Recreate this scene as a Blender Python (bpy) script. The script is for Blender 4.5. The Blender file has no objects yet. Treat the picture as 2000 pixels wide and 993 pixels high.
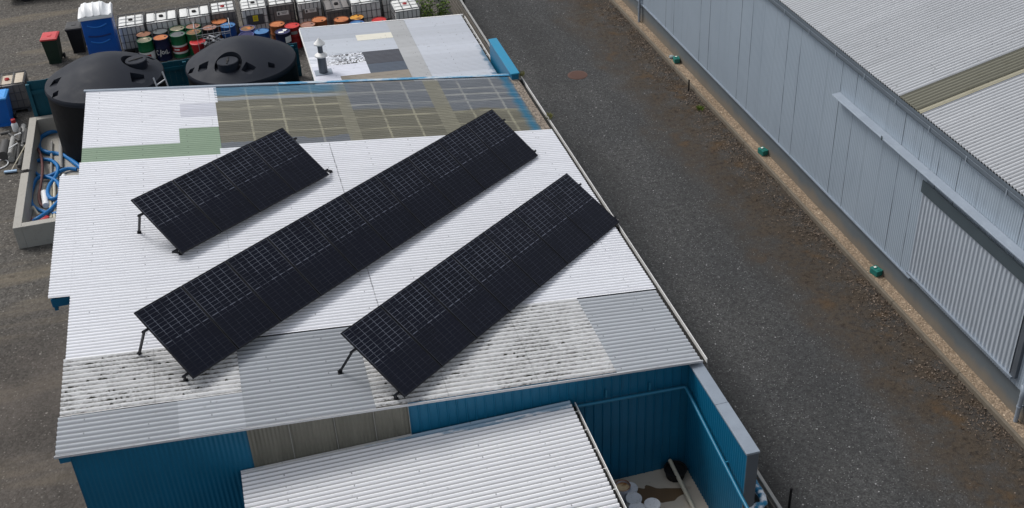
import bpy, bmesh, math, random
from mathutils import Vector, Matrix, noise as mnoise
random.seed(7)
R = math.radians
sc = bpy.context.scene
C = sc.collection

# ------------------------------------------------------------------ camera
F, PIT, ROL, YAW, H = 2284.3, 0.596433, -0.0532272, 0.237306, 18.5
fw = Vector((math.sin(YAW)*math.cos(PIT), math.cos(YAW)*math.cos(PIT), -math.sin(PIT)))
rt = Vector((math.cos(YAW), -math.sin(YAW), 0)); up = rt.cross(fw)
r2 = math.cos(ROL)*rt + math.sin(ROL)*up; u2 = -math.sin(ROL)*rt + math.cos(ROL)*up
cd = bpy.data.cameras.new('camera'); cam = bpy.data.objects.new('camera', cd); C.objects.link(cam)
cd.sensor_width = 36; cd.sensor_fit = 'HORIZONTAL'; cd.lens = F/2000*36
cd.clip_start = 0.1; cd.clip_end = 3000
m = Matrix((r2, u2, -fw)).transposed().to_4x4(); m.translation = (0, 0, H); cam.matrix_world = m
sc.camera = cam
def ray(x, y): return r2*((x-1000)/F) - u2*((y-496.5)/F) + fw
def atZ(x, y, z): r = ray(x, y); return Vector((0, 0, H)) + r*((z-H)/r.z)
def atY(x, y, Y): r = ray(x, y); return Vector((0, 0, H)) + r*(Y/r.y)
def atX(x, y, X): r = ray(x, y); return Vector((0, 0, H)) + r*(X/r.x)

# ------------------------------------------------------------------ object helpers
def tag(o, label=None, cat=None, group=None, kind=None):
    if label: o['label'] = label
    if cat: o['category'] = cat
    if group: o['group'] = group
    if kind: o['kind'] = kind
    return o
def empty(name, loc, rz=0, label=None, cat=None, group=None):
    o = bpy.data.objects.new(name, None); C.objects.link(o); o.location = loc; o.rotation_euler = (0, 0, rz)
    o.empty_display_size = .2
    return tag(o, label, cat, group)
def kids(o): return [c for c in bpy.data.objects if c.parent == o]
def copy_tree(o, parent=None):
    ch = kids(o); c = o.copy(); C.objects.link(c)
    if parent: c.parent = parent
    for k in ch: copy_tree(k, c)
    return c
class MB:
    def __init__(s): s.v = []; s.f = []; s.uv = {}; s.mi = []; s.cur = 0
    def add(s, vs, fs, uvs=None):
        b = len(s.v); s.v += [Vector(p) for p in vs]
        for f in fs: s.f.append([b+i for i in f]); s.mi.append(s.cur)
        if uvs:
            for i, u in enumerate(uvs): s.uv[b+i] = u
        return s
    def box(s, c, d, rot=None):
        hx, hy, hz = d[0]/2, d[1]/2, d[2]/2
        vs = [Vector((x*hx, y*hy, z*hz)) for z in (-1, 1) for y in (-1, 1) for x in (-1, 1)]
        if rot is not None: vs = [rot @ p for p in vs]
        vs = [p+Vector(c) for p in vs]
        return s.add(vs, [(0, 2, 3, 1), (4, 5, 7, 6), (0, 1, 5, 4), (2, 6, 7, 3), (0, 4, 6, 2), (1, 3, 7, 5)])
    def bar(s, p0, p1, w, h=None):
        p0, p1 = Vector(p0), Vector(p1); h = h or w; d = (p1-p0)
        q = d.to_track_quat('X', 'Z').to_matrix()
        return s.box((p0+p1)/2, (d.length, w, h), q)
    def cyl(s, p0, p1, r0, r1=None, n=16, caps=True):
        r1 = r0 if r1 is None else r1; p0, p1 = Vector(p0), Vector(p1)
        q = (p1-p0).to_track_quat('Z', 'Y').to_matrix(); vs = []
        for p, r in ((p0, r0), (p1, r1)):
            for i in range(n): a = 2*math.pi*i/n; vs.append(p + q @ Vector((r*math.cos(a), r*math.sin(a), 0)))
        fs = [(i, (i+1) % n, n+(i+1) % n, n+i) for i in range(n)]
        if caps: fs += [tuple(range(n-1, -1, -1)), tuple(range(n, 2*n))]
        return s.add(vs, fs)
    def tube(s, pts, r, n=8, closed=False):
        pts = [Vector(p) for p in pts]; vs = []; N = len(pts); u = None
        for i, p in enumerate(pts):
            d = (pts[min(i+1, N-1)] - pts[max(i-1, 0)]) if not closed else (pts[(i+1) % N]-pts[i-1])
            d.normalize()
            if u is None: u = d.orthogonal().normalized()
            u = (u - d*u.dot(d)).normalized(); w = d.cross(u)
            for k in range(n): a = 2*math.pi*k/n; vs.append(p + (u*math.cos(a)+w*math.sin(a))*r)
        fs = []
        for i in range(N if closed else N-1):
            j = (i+1) % N
            for k in range(n): fs.append((i*n+k, i*n+(k+1) % n, j*n+(k+1) % n, j*n+k))
        if not closed: fs += [tuple(range(n-1, -1, -1)), tuple(range((N-1)*n, N*n))]
        return s.add(vs, fs)
    def lathe(s, prof, c=(0, 0, 0), n=32, sq=None):
        vs = []; fs = []; c = Vector(c); P = len(prof)
        for r, z in prof:
            for i in range(n): a = 2*math.pi*i/n; vs.append(c+Vector((r*math.cos(a), r*math.sin(a), z)))
        for j in range(P-1):
            for i in range(n): fs.append((j*n+i, j*n+(i+1) % n, (j+1)*n+(i+1) % n, (j+1)*n+i))
        fs.append(tuple(range(n-1, -1, -1))); fs.append(tuple(range((P-1)*n, P*n)))
        return s.add(vs, fs)
    def grid(s, rows, uvs=None):   # rows of points
        n = len(rows[0]); vs = [p for r in rows for p in r]; fs = []
        for j in range(len(rows)-1):
            for i in range(n-1): fs.append((j*n+i, j*n+i+1, (j+1)*n+i+1, (j+1)*n+i))
        return s.add(vs, fs, [u for r in uvs for u in r] if uvs else None)
    def prism(s, poly, ext):
        n = len(poly); e = Vector(ext); vs = [Vector(p) for p in poly]; vs += [p+e for p in vs]
        return s.add(vs, [tuple(range(n-1, -1, -1)), tuple(range(n, 2*n))]+[(i, (i+1) % n, n+(i+1) % n, n+i) for i in range(n)])
    def build(s, name, mat, parent=None, smooth=False, bevel=0, world=False, angle=40, fix=True):
        me = bpy.data.meshes.new(name)
        off = Vector(parent.location) if (world and parent) else Vector((0, 0, 0))
        me.from_pydata([p-off for p in s.v], [], s.f)
        mats = mat if isinstance(mat, (list, tuple)) else [mat]
        for x in mats: me.materials.append(x)
        for p, i in zip(me.polygons, s.mi): p.material_index = i
        if s.uv:
            ul = me.uv_layers.new(name='UVMap')
            for l in me.loops: ul.data[l.index].uv = s.uv.get(l.vertex_index, (0, 0))
        bm = bmesh.new(); bm.from_mesh(me)
        if fix and not s.uv: bmesh.ops.recalc_face_normals(bm, faces=bm.faces)
        if bevel: bmesh.ops.bevel(bm, geom=bm.edges[:], offset=bevel, segments=2, affect='EDGES', profile=.6)
        bm.to_mesh(me); bm.free()
        if smooth:
            for p in me.polygons: p.use_smooth = True
            if angle < 180:
                try: me.set_sharp_from_angle(angle=R(angle))
                except Exception: pass
        o = bpy.data.objects.new(name, me); C.objects.link(o)
        if parent: o.parent = parent
        return o

# ------------------------------------------------------------------ materials
def lin(c):
    c = c/255; return c/12.92 if c <= .04045 else ((c+.055)/1.055)**2.4
def S(r, g, b): return (lin(r), lin(g), lin(b), 1)
class NM:
    def __init__(s, name):
        s.m = bpy.data.materials.new(name); s.m.use_nodes = True; s.t = s.m.node_tree; s.n = s.t.nodes
        s.b = s.n['Principled BSDF']; s.tc = s.n.new('ShaderNodeTexCoord'); s.obj = s.tc.outputs['Object']; s.UV = s.tc.outputs['UV']
    def L(s, a, b): s.t.links.new(a, b)
    def setv(s, i, v):
        if isinstance(v, bpy.types.NodeSocket): s.L(v, i)
        else: i.default_value = v
    def math(s, op, a, b=0, c=None, clamp=False):
        n = s.n.new('ShaderNodeMath'); n.operation = op; n.use_clamp = clamp
        s.setv(n.inputs[0], a); s.setv(n.inputs[1], b)
        if c is not None: s.setv(n.inputs[2], c)
        return n.outputs[0]
    def vscale(s, vec, sc_, off=(0, 0, 0)):
        n = s.n.new('ShaderNodeMapping'); s.L(vec, n.inputs[0]); n.inputs['Scale'].default_value = sc_; n.inputs['Location'].default_value = off
        return n.outputs[0]
    def rnd(s):
        n = s.n.new('ShaderNodeObjectInfo'); return n.outputs['Random']
    def jit(s, vec):
        n = s.n.new('ShaderNodeVectorMath'); n.operation = 'ADD'; s.L(vec, n.inputs[0])
        k = s.math('MULTIPLY', s.rnd(), 57.0); s.L(k, n.inputs[1]); return n.outputs[0]
    def xyz(s, vec):
        n = s.n.new('ShaderNodeSeparateXYZ'); s.L(vec, n.inputs[0]); return n.outputs
    def noise(s, scale, detail=4, rough=.55, vec=None, dist=0):
        n = s.n.new('ShaderNodeTexNoise'); s.L(vec or s.obj, n.inputs['Vector'])
        n.inputs['Scale'].default_value = scale; n.inputs['Detail'].default_value = detail; n.inputs['Roughness'].default_value = rough
        n.inputs['Distortion'].default_value = dist
        return n.outputs['Fac']
    def vor(s, scale, out='Distance', vec=None, rand=1.0):
        n = s.n.new('ShaderNodeTexVoronoi'); s.L(vec or s.obj, n.inputs['Vector']); n.inputs['Scale'].default_value = scale
        n.inputs['Randomness'].default_value = rand; return n.outputs[out]
    def ss(s, x, lo, hi, a=0, b=1):
        n = s.n.new('ShaderNodeMapRange'); n.interpolation_type = 'SMOOTHSTEP'; s.setv(n.inputs[0], x)
        n.inputs[1].default_value = lo; n.inputs[2].default_value = hi; n.inputs[3].default_value = a; n.inputs[4].default_value = b
        return n.outputs[0]
    def mix(s, f, a, b, mode='MIX'):
        n = s.n.new('ShaderNodeMix'); n.data_type = 'RGBA'; n.blend_type = mode
        s.setv(n.inputs[0], f); s.setv(n.inputs[6], a); s.setv(n.inputs[7], b); return n.outputs[2]
    def bump(s, h, strength=.3, dist=.02):
        n = s.n.new('ShaderNodeBump'); n.inputs['Strength'].default_value = strength; n.inputs['Distance'].default_value = dist
        s.L(h, n.inputs['Height']); s.L(n.outputs[0], s.b.inputs['Normal'])
    def out(s, col, rough=.6, metal=0, spec=.5, alpha=None):
        s.setv(s.b.inputs['Base Color'], col); s.setv(s.b.inputs['Roughness'], rough); s.b.inputs['Metallic'].default_value = metal
        s.b.inputs['Specular IOR Level'].default_value = spec
        if alpha is not None: s.setv(s.b.inputs['Alpha'], alpha)
        return s.m
def simple(name, c, rough=.55, metal=0, var=.25, sc_=3.0, spec=.4, dirt=0.0, dcol=(60, 55, 48)):
    k = NM(name); v = k.jit(k.obj); n1 = k.noise(sc_, 5, .6, v)
    dk = tuple(x*(1-var) for x in c[:3])+(1,); lt = tuple(min(1, x*(1+var*.6)) for x in c[:3])+(1,)
    col = k.mix(n1, dk, lt)
    if dirt: col = k.mix(k.math('MULTIPLY', k.ss(k.noise(sc_*4, 6, .7, v), .5, .75), dirt), col, S(*dcol))
    return k.out(col, k.ss(n1, .2, .8, rough-.08, min(1, rough+.1)), metal, spec)

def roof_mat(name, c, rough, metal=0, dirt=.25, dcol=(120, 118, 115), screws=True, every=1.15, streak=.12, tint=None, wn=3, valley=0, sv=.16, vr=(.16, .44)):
    """coated sheet: UV.x = metres along the ribs, UV.y = rib number"""
    k = NM(name); u = k.xyz(k.UV)
    st = k.noise(1, 5, .6, k.vscale(k.UV, (.22, .9, 1)))
    big = k.noise(.5, 4, .6)
    col = k.mix(st, tuple(x*(1-streak) for x in c[:3])+(1,), tuple(min(1, x*(1+streak)) for x in c[:3])+(1,))
    sheet = k.n.new('ShaderNodeTexWhiteNoise'); sheet.noise_dimensions = '1D'
    k.L(k.math('FLOOR', k.math('DIVIDE', u[1], 8.0)), sheet.inputs['W'])
    col = k.mix(k.math('MULTIPLY', sheet.outputs[0], sv), col, tuple(x*.72 for x in c[:3])+(1,))
    if dirt:
        d = k.ss(k.noise(1, 6, .7, k.vscale(k.UV, (1.6, .5, 1))), .52, .78)
        col = k.mix(k.math('MULTIPLY', d, dirt), col, S(*dcol))
        sp = k.ss(k.noise(9, 3, .6), .66, .72)
        col = k.mix(k.math('MULTIPLY', sp, dirt*1.3), col, S(70, 68, 66))
    if valley:  # rib valleys darkened in the colour: corrugation shading plus settled dirt
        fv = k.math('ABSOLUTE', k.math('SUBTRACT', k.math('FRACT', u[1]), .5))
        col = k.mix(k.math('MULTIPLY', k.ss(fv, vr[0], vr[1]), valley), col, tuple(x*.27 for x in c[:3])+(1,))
    if tint: col = tint(k, u, col)
    if screws:
        fx = k.math('ABSOLUTE', k.math('SUBTRACT', k.math('FRACT', k.math('DIVIDE', u[0], every)), .5))
        fy = k.math('ABSOLUTE', k.math('SUBTRACT', k.math('FRACT', k.math('DIVIDE', u[1], float(wn))), .5))
        mk = k.math('MULTIPLY', k.math('LESS_THAN', fx, .012/every*1.1), k.math('LESS_THAN', fy, .13/wn*1.5))
        col = k.mix(k.math('MULTIPLY', k.math('MULTIPLY', mk, k.math('GREATER_THAN', k.noise(4.3, 2), .48)), .55), col, S(60, 60, 66))
    return k.out(col, k.ss(big, .3, .7, rough-.06, rough+.08), metal, .4)

BLUE = S(4, 92, 126)
def blue_mat(name, c=BLUE, rough=.5, z0=0, z1=1.2):
    k = NM(name); n1 = k.noise(1.3, 5, .6); n2 = k.noise(1, 5, .65, k.vscale(k.obj, (9, 9, .7)))
    col = k.mix(n1, tuple(x*.8 for x in c[:3])+(1,), tuple(x*1.15 for x in c[:3])+(1,))
    col = k.mix(k.math('MULTIPLY', k.ss(n2, .5, .8), .35), col, tuple(x*.55 for x in c[:3])+(1,))
    return k.out(col, rough, 0, .35)

MT = {}
WHITE = S(236, 238, 245)
def white_tint(k, u, col):
    a = k.math('LESS_THAN', k.math('ABSOLUTE', k.math('SUBTRACT', u[0], k.math('MULTIPLY_ADD', k.noise(2, 3), .05, 1.905))), .013)
    b_ = k.math('LESS_THAN', k.math('ABSOLUTE', k.math('SUBTRACT', u[0], -1.02)), .01)
    lap = k.math('MULTIPLY', k.math('MAXIMUM', a, k.math('MULTIPLY', b_, .45)), k.ss(k.noise(6, 3, .7), .36, .6, .15, .75))
    col = k.mix(lap, col, S(96, 98, 104))
    sc_ = k.ss(k.noise(1, 5, .72, k.vscale(k.UV, (.8, .9, 1), (5, 2, 0))), .6, .74); col = k.mix(k.math('MULTIPLY', sc_, .3), col, S(168, 168, 172))
    run = k.math('MULTIPLY', k.ss(k.noise(1, 3, .6, k.vscale(k.UV, (.5, 1.7, 1), (1, 7, 0))), .62, .72), k.ss(u[0], 4.5, 8.0)); return k.mix(k.math('MULTIPLY', run, .35), col, S(150, 148, 146))
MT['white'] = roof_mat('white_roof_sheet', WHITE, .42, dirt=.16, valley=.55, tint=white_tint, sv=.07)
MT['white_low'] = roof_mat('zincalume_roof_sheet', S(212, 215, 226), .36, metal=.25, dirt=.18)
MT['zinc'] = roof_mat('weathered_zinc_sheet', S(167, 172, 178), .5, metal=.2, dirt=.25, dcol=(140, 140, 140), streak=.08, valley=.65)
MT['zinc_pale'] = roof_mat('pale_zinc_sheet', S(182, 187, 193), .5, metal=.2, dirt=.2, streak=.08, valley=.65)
MT['patch_grey'] = roof_mat('pale_grey_patch', S(205, 207, 216), .5, dirt=.15, screws=False)
MT['sage'] = roof_mat('sage_green_sheet', S(136, 157, 135), .5, dirt=.18, dcol=(175, 185, 170))
MT['annex'] = roof_mat('annex_grey_sheet', S(172, 178, 188), .5, metal=.1, dirt=.25, dcol=(150, 150, 148), sv=.45, every=1.6, streak=.14)
MT['annex_lt'] = roof_mat('annex_pale_sheet', S(188, 194, 203), .5, metal=.1, dirt=.35, dcol=(165, 165, 168), sv=.45, every=1.9, streak=.14)
MT['annex_worn'] = roof_mat('annex_worn_sheet', S(172, 174, 176), .6, dirt=.4, dcol=(132, 130, 124), sv=.45, every=1.6, streak=.16)
MT['cream'] = roof_mat('cream_patch_sheet', S(222, 219, 206), .6, dirt=.3, dcol=(150, 145, 130), screws=False)
MT['charcoal'] = roof_mat('charcoal_patch_sheet', S(66, 69, 78), .45, dirt=.7, dcol=(35, 35, 38), screws=False, streak=.3)
MT['slate'] = roof_mat('slate_patch_sheet', S(76, 86, 100), .45, dirt=.3, dcol=(45, 48, 52), screws=False, streak=.3)
MT['beige'] = roof_mat('beige_mouldy_sheet', S(140, 133, 122), .7, dirt=.6, dcol=(95, 90, 80), screws=False)
def mould(k, u, col):
    d = k.math('MULTIPLY', k.ss(k.math('MULTIPLY_ADD', k.noise(2.2, 2), .35, k.noise(13, 4, .7)), .64, .69), k.ss(u[0], 2.2, 3.4))
    return k.mix(d, col, S(38, 38, 40))
MT['mould_white'] = roof_mat('mould_spotted_white_sheet', S(226, 229, 236), .5, dirt=.2, screws=False, tint=mould)

def fibro():
    k = NM('fibre_cement_lichen'); u = k.xyz(k.UV)
    n1 = k.noise(1.2, 5, .6); col = k.mix(n1, S(198, 199, 200), S(226, 227, 228))
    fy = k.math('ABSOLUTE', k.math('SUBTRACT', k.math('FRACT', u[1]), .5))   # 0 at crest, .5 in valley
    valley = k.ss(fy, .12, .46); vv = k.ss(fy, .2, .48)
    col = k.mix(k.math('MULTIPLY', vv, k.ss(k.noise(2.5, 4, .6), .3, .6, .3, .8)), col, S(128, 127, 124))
    big = k.math('MULTIPLY', k.ss(k.noise(1.1, 5, .7), .36, .64), k.ss(k.noise(3.2, 4, .7, k.vscale(k.obj, (.6, 1, 1))), .3, .62, .25, 1))
    lich = k.ss(k.noise(1, 7, .78, k.vscale(k.obj, (12, 34, 34))), .44, .56)
    m_ = k.math('MULTIPLY', lich, k.math('MULTIPLY_ADD', valley, .95, .22), clamp=True)
    m_ = k.math('MULTIPLY', m_, k.math('MULTIPLY_ADD', big, 1.15, .22), clamp=True)
    col = k.mix(m_, col, S(78, 77, 73))
    dots = k.math('MULTIPLY', k.ss(k.noise(22, 4, .75), .58, .68), k.math('MULTIPLY_ADD', big, .9, .15)); col = k.mix(k.math('MULTIPLY', dots, .5), col, S(84, 83, 80))
    lap = k.math('LESS_THAN', k.math('ABSOLUTE', k.math('SUBTRACT', k.math('FRACT', k.math('DIVIDE', u[0], 1.83)), .5)), .006)
    col = k.mix(k.math('MULTIPLY', lap, .25), col, S(60, 60, 58))
    k.bump(lich, .15, .01)
    return k.out(col, .9, 0, .2)
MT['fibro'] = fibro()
MT['moss'] = simple('roof_moss', S(74, 73, 66), .95, var=.5, sc_=25)

KX = (.02, .93, 1.85, 3.66, 4.53, 6.17, 7.16)
VLINES = ((-.87, 2.6, (.80, .849, .903, .952)), (2.75, 5.2, (.788, .840, .892, .946)), (5.5, 8.0, (.788, .841, .89, .918, .947)))
def skylight():
    k = NM('translucent_skylight'); u = k.xyz(k.UV); x, w = u[0], u[1]      # w = fraction v*100
    st = k.noise(1, 6, .65, k.vscale(k.UV, (.7, 1.3, 1)))
    big = k.noise(.6, 4, .6)
    olive = k.mix(st, S(104, 102, 90), S(136, 134, 120)); bl = k.mix(st, S(98, 103, 110), S(134, 139, 145))
    wl = k.math('ADD', w, k.math('MULTIPLY', k.math('SUBTRACT', big, .5), 6.0))
    clean = k.math('MULTIPLY', k.ss(wl, 86, 88), k.math('GREATER_THAN', x, 2.75))
    clean = k.math('MAXIMUM', clean, k.math('MULTIPLY', k.math('LESS_THAN', wl, 77.2), k.math('LESS_THAN', x, 2.6)))
    clean = k.math('MAXIMUM', clean, k.math('MULTIPLY', k.ss(wl, 84, 85), k.math('GREATER_THAN', x, 5.6)))
    col = k.mix(clean, olive, bl)
    def near(t, c_, h): return k.math('LESS_THAN', k.math('ABSOLUTE', k.math('SUBTRACT', t, c_)), h)
    jx = k.math('MULTIPLY_ADD', k.math('SUBTRACT', k.noise(1, 4, .6, k.vscale(k.UV, (2, 1.6, 1))), .5), .09, x)
    jw = k.math('MULTIPLY_ADD', k.math('SUBTRACT', k.noise(1, 3, .5, k.vscale(k.UV, (.8, .3, 1))), .5), .9, w)
    ln = None
    for c_ in KX:
        q = k.math('MULTIPLY', near(jx, c_, .03), .7); ln = q if ln is None else k.math('MAXIMUM', ln, q)
    for x0, x1, vs in VLINES:
        inb = k.math('MULTIPLY', k.math('GREATER_THAN', x, x0), k.math('LESS_THAN', x, x1))
        for c_ in vs: ln = k.math('MAXIMUM', ln, k.math('MULTIPLY', near(jw, c_*100, .19), inb))
    lv = k.math('MULTIPLY', ln, k.ss(k.noise(1, 4, .6, k.vscale(k.UV, (1, .4, 1))),   .32, .58, .1, .6))
    col = k.mix(lv, col, k.mix(clean, S(184, 180, 156), S(176, 178, 174)))
    # overlap bands carry dust and lichen
    for x0, x1 in ((2.52, 2.86), (5.16, 5.62)):
        b = k.math('MULTIPLY', k.math('GREATER_THAN', x, x0), k.math('LESS_THAN', x, x1))
        dn = k.noise(1, 5, .7, k.vscale(k.UV, (1.5, 2.2, 1)))
        col = k.mix(k.math('MULTIPLY', b, .85), col, k.mix(dn, S(126, 123, 106), S(158, 156, 140)))
    # blue overspray: along the back edge of the left bay and along the right end
    sp = k.noise(1, 5, .6, k.vscale(k.UV, (1.2, .5, 1)))
    o1 = k.math('MULTIPLY', k.ss(k.math('MULTIPLY_ADD', sp, 3, w), 96.5, 98.2), k.ss(x, 3.2, 2.2))
    col = k.mix(k.math('MULTIPLY', o1, .8), col, S(72, 130, 162))
    hz = k.math('MULTIPLY', k.ss(k.math('ABSOLUTE', k.math('SUBTRACT', k.math('MULTIPLY_ADD', sp, 1.5, w), 95.2)), 1.0, .3), k.ss(x, 3.2, 2.2))
    col = k.mix(k.math('MULTIPLY', hz, .7), col, S(165, 175, 186))
    edge = k.math('ABSOLUTE', k.math('SUBTRACT', x, 7.62))
    o2 = k.ss(k.math('MULTIPLY_ADD', sp, .25, edge), .36, .12)
    col = k.mix(k.math('MULTIPLY', o2, .8), col, S(18, 120, 158))
    o3 = k.ss(k.math('MULTIPLY_ADD', k.noise(1, 5, .6, k.vscale(k.UV, (3, .6, 1))), .12, x), 7.80, 7.86)
    col = k.mix(o3, col, k.mix(k.ss(k.noise(14, 5, .7), .4, .65), S(160, 148, 134), S(92, 84, 76)))
    scr = k.ss(k.noise(1, 5, .7, k.vscale(k.UV, (3, .6, 1))), .66, .74)
    col = k.mix(k.math('MULTIPLY', scr, .6), col, S(180, 184, 188))
    return k.out(col, .42, 0, .4, alpha=k.math('MAXIMUM', k.math('MULTIPLY_ADD', st, .18, .66), o3))
MT['sky'] = skylight()
MT['batten'] = simple('pale_batten_timber', S(210, 206, 186), .7, var=.15)
MT['blue'] = blue_mat('blue_painted_steel')
MT['blue_lt'] = simple('bright_blue_trim', S(16, 128, 166), .45, var=.15)
MT['blue_pipe'] = simple('blue_painted_pipe', S(24, 106, 138), .4, var=.15)
MT['teal'] = blue_mat('teal_stained_timber', S(8, 80, 98), .6)
MT['grey_flash'] = simple('galvanised_flashing', S(140, 150, 162), .45, metal=.3, var=.18, sc_=4, dirt=.25, dcol=(95, 102, 112))
MT['grey_dark'] = simple('dark_galvanised', S(92, 98, 106), .5, metal=.3, var=.2)
MT['lip'] = simple('pale_gutter_lip', S(224, 224, 222), .45, var=.15)
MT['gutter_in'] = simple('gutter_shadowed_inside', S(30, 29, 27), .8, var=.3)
MT['black'] = simple('black_anodised', S(20, 22, 28), .5, var=.1, spec=.25)
MT['rubber'] = simple('black_rubber', S(24, 24, 26), .75, var=.25)
def clearwall():
    k = NM('dirty_fibreglass_wall'); n1 = k.noise(1, 6, .65, k.vscale(k.obj, (8, 8, .8))); n2 = k.noise(.8, 3)
    col = k.mix(n1, S(74, 73, 66), S(126, 124, 115)); col = k.mix(k.math('MULTIPLY', n2, .4), col, S(74, 78, 64))
    return k.out(col, .45, 0, .5)
MT['clearwall'] = clearwall()

def panel_glass(pw, pl):
    k = NM('solar_cell_glass'); p = k.xyz(k.obj); x = k.math('SUBTRACT', p[0], .03); y = k.math('SUBTRACT', k.math('MULTIPLY', p[1], -1), .035)
    cx = (pw-.06)/6; cy = (pl-.07)/20
    def line(t, per, wd):
        f = k.math('FRACT', k.math('DIVIDE', t, per)); d = k.math('MINIMUM', f, k.math('SUBTRACT', 1.0, f))
        return k.math('LESS_THAN', d, wd/per)
    lx = line(x, cx, .0034); ly = line(y, cy, .003)
    g = k.noise(3.0, 3, .6, k.jit(k.vscale(k.obj, (1.4, 1, 1))))
    upper = k.ss(y, pl*.62, pl*.30, .16, 1)  # lines drawn paler up the panel, imitating uneven sky reflection
    vis = k.math('MULTIPLY', upper, k.ss(g, .34, .56, .3, 1))
    mask = k.math('MULTIPLY', k.math('MAXIMUM', lx, k.math('MULTIPLY', ly, .75)), vis)
    mid = k.math('MULTIPLY', k.math('LESS_THAN', k.math('ABSOLUTE', k.math('SUBTRACT', y, (pl-.07)/2)), .008),
                 k.math('GREATER_THAN', k.math('FRACT', k.math('MULTIPLY_ADD', x, 1/cx*.8, .2)), .35))
    mask = k.math('MAXIMUM', mask, k.math('MULTIPLY', mid, k.ss(g, .38, .56, .15, .7)))
    col = k.mix(k.noise(1.5, 4, .5, k.jit(k.obj)), S(11, 14, 24), S(17, 20, 33))
    dust = k.ss(k.noise(30, 4, .7, k.jit(k.obj)), .68, .75); col = k.mix(k.math('MULTIPLY', dust, .25), col, S(90, 90, 95))
    col = k.mix(k.math('MULTIPLY', mask, .6), col, S(150, 156, 172))
    k.b.inputs['Coat Weight'].default_value = 0
    return k.out(col, .25, 0, .2)

def gravel(name, a, b, stone, sc1=26, thr=.93, brown=None, patches=None):
    k = NM(name); n1 = k.noise(.35, 5, .6); n2 = k.noise(7, 6, .75); n3 = k.noise(60, 3, .7)
    col = k.mix(k.ss(n1, .3, .7), a, b)
    col = k.mix(k.ss(n2, .3, .72, 0, .75), tuple(x*.62 for x in a[:3])+(1,), col)
    cell = k.n.new('ShaderNodeSeparateColor'); k.L(k.vor(sc1, 'Color'), cell.inputs[0])
    dist = k.vor(sc1, 'Distance')
    val = k.math('MULTIPLY_ADD', cell.outputs[0], .9, .55)
    gm = k.n.new('ShaderNodeMix'); gm.data_type = 'RGBA'; gm.blend_type = 'MULTIPLY'; gm.inputs[0].default_value = .75
    k.L(col, gm.inputs[6]); cb = k.n.new('ShaderNodeCombineColor'); [k.L(val, cb.inputs[i]) for i in range(3)]; k.L(cb.outputs[0], gm.inputs[7])
    col = gm.outputs[2]
    st = k.math('MULTIPLY', k.math('GREATER_THAN', cell.outputs[1], thr), k.ss(dist, .5, .25))
    col = k.mix(st, col, stone)
    cell2 = k.n.new('ShaderNodeSeparateColor'); k.L(k.vor(sc1*.45, 'Color'), cell2.inputs[0])
    st2 = k.math('MULTIPLY', k.math('GREATER_THAN', cell2.outputs[1], .985), k.ss(k.vor(sc1*.45), .32, .2))
    col = k.mix(st2, col, tuple(min(1, x*1.5) for x in stone[:3])+(1,))
    if brown: col = brown(k, col, n2)
    k.bump(k.math('ADD', k.math('MULTIPLY', dist, -.6), n2), .55, .03)
    return k.out(col, .92, 0, .2)
def lane_brown(k, col, n2):
    p = k.xyz(k.obj); tr = k.noise(1, 4, .6, k.vscale(k.obj, (.5, .07, 1)))
    col = k.mix(k.ss(tr, .38, .62, .32, 0), col, S(40, 40, 40))
    ed = k.ss(k.math('MULTIPLY_ADD', k.noise(.9, 4), 1.4, p[0]), 10.6, 9.3); col = k.mix(k.math('MULTIPLY', ed, .5), col, S(48, 46, 42)); w = k.noise(.45, 5, .65)
    x = k.math('MULTIPLY_ADD', w, 2.2, p[0])
    band = k.math('MULTIPLY', k.ss(x, 13.3, 14.9), k.ss(k.noise(1.6, 6, .7), .3, .6, .25, 1))
    tint = k.mix(k.noise(.6, 3), S(60, 52, 43), S(82, 73, 63))
    col = k.mix(k.math('MULTIPLY', band, .95), col, k.mix(k.ss(n2, .45, .65), tint, S(44, 37, 31)))
    rust = k.math('MULTIPLY', k.ss(k.noise(.8, 4, .6), .58, .7), band); col = k.mix(k.math('MULTIPLY', rust, .6), col, S(86, 68, 48))
    gm = k.math('MULTIPLY', k.ss(k.noise(1.1, 4, .7, k.vscale(k.obj, (1, 1, 1), (9, 4, 0))), .68, .78), k.ss(p[0], 14.2, 14.9))
    return k.mix(k.math('MULTIPLY', gm, .7), col, S(62, 66, 36))
MT['lane'] = gravel('lane_gravel', S(76, 77, 78), S(91, 91, 90), S(134, 134, 134), 30, .93, lane_brown)
def yard_patch(k, col, n2):
    p = k.xyz(k.obj)
    tr = k.noise(1, 4, .6, k.vscale(k.obj, (.12, .75, 1)))
    col = k.mix(k.ss(tr, .5, .68, 0, .55), col, S(122, 112, 96))
    front = k.ss(p[1], 30, 25); dk = k.ss(k.noise(.5, 4, .6), .4, .65)
    col = k.mix(k.math('MULTIPLY', front, .5), col, k.mix(dk, S(92, 84, 78), S(62, 56, 52)))
    oil = k.ss(k.noise(1.1, 3, .5, k.vscale(k.obj, (.7, 1.3, 1), (3, 8, 0))), .68, .74)
    return k.mix(k.math('MULTIPLY', oil, .55), col, S(40, 36, 33))
MT['yard'] = gravel('yard_gravel', S(94, 91, 87), S(108, 104, 99), S(140, 136, 130), 18, .94, yard_patch)
MT['pea'] = gravel('tan_pea_gravel', S(150, 132, 112), S(168, 150, 130), S(192, 178, 158), 30, .9)
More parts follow.
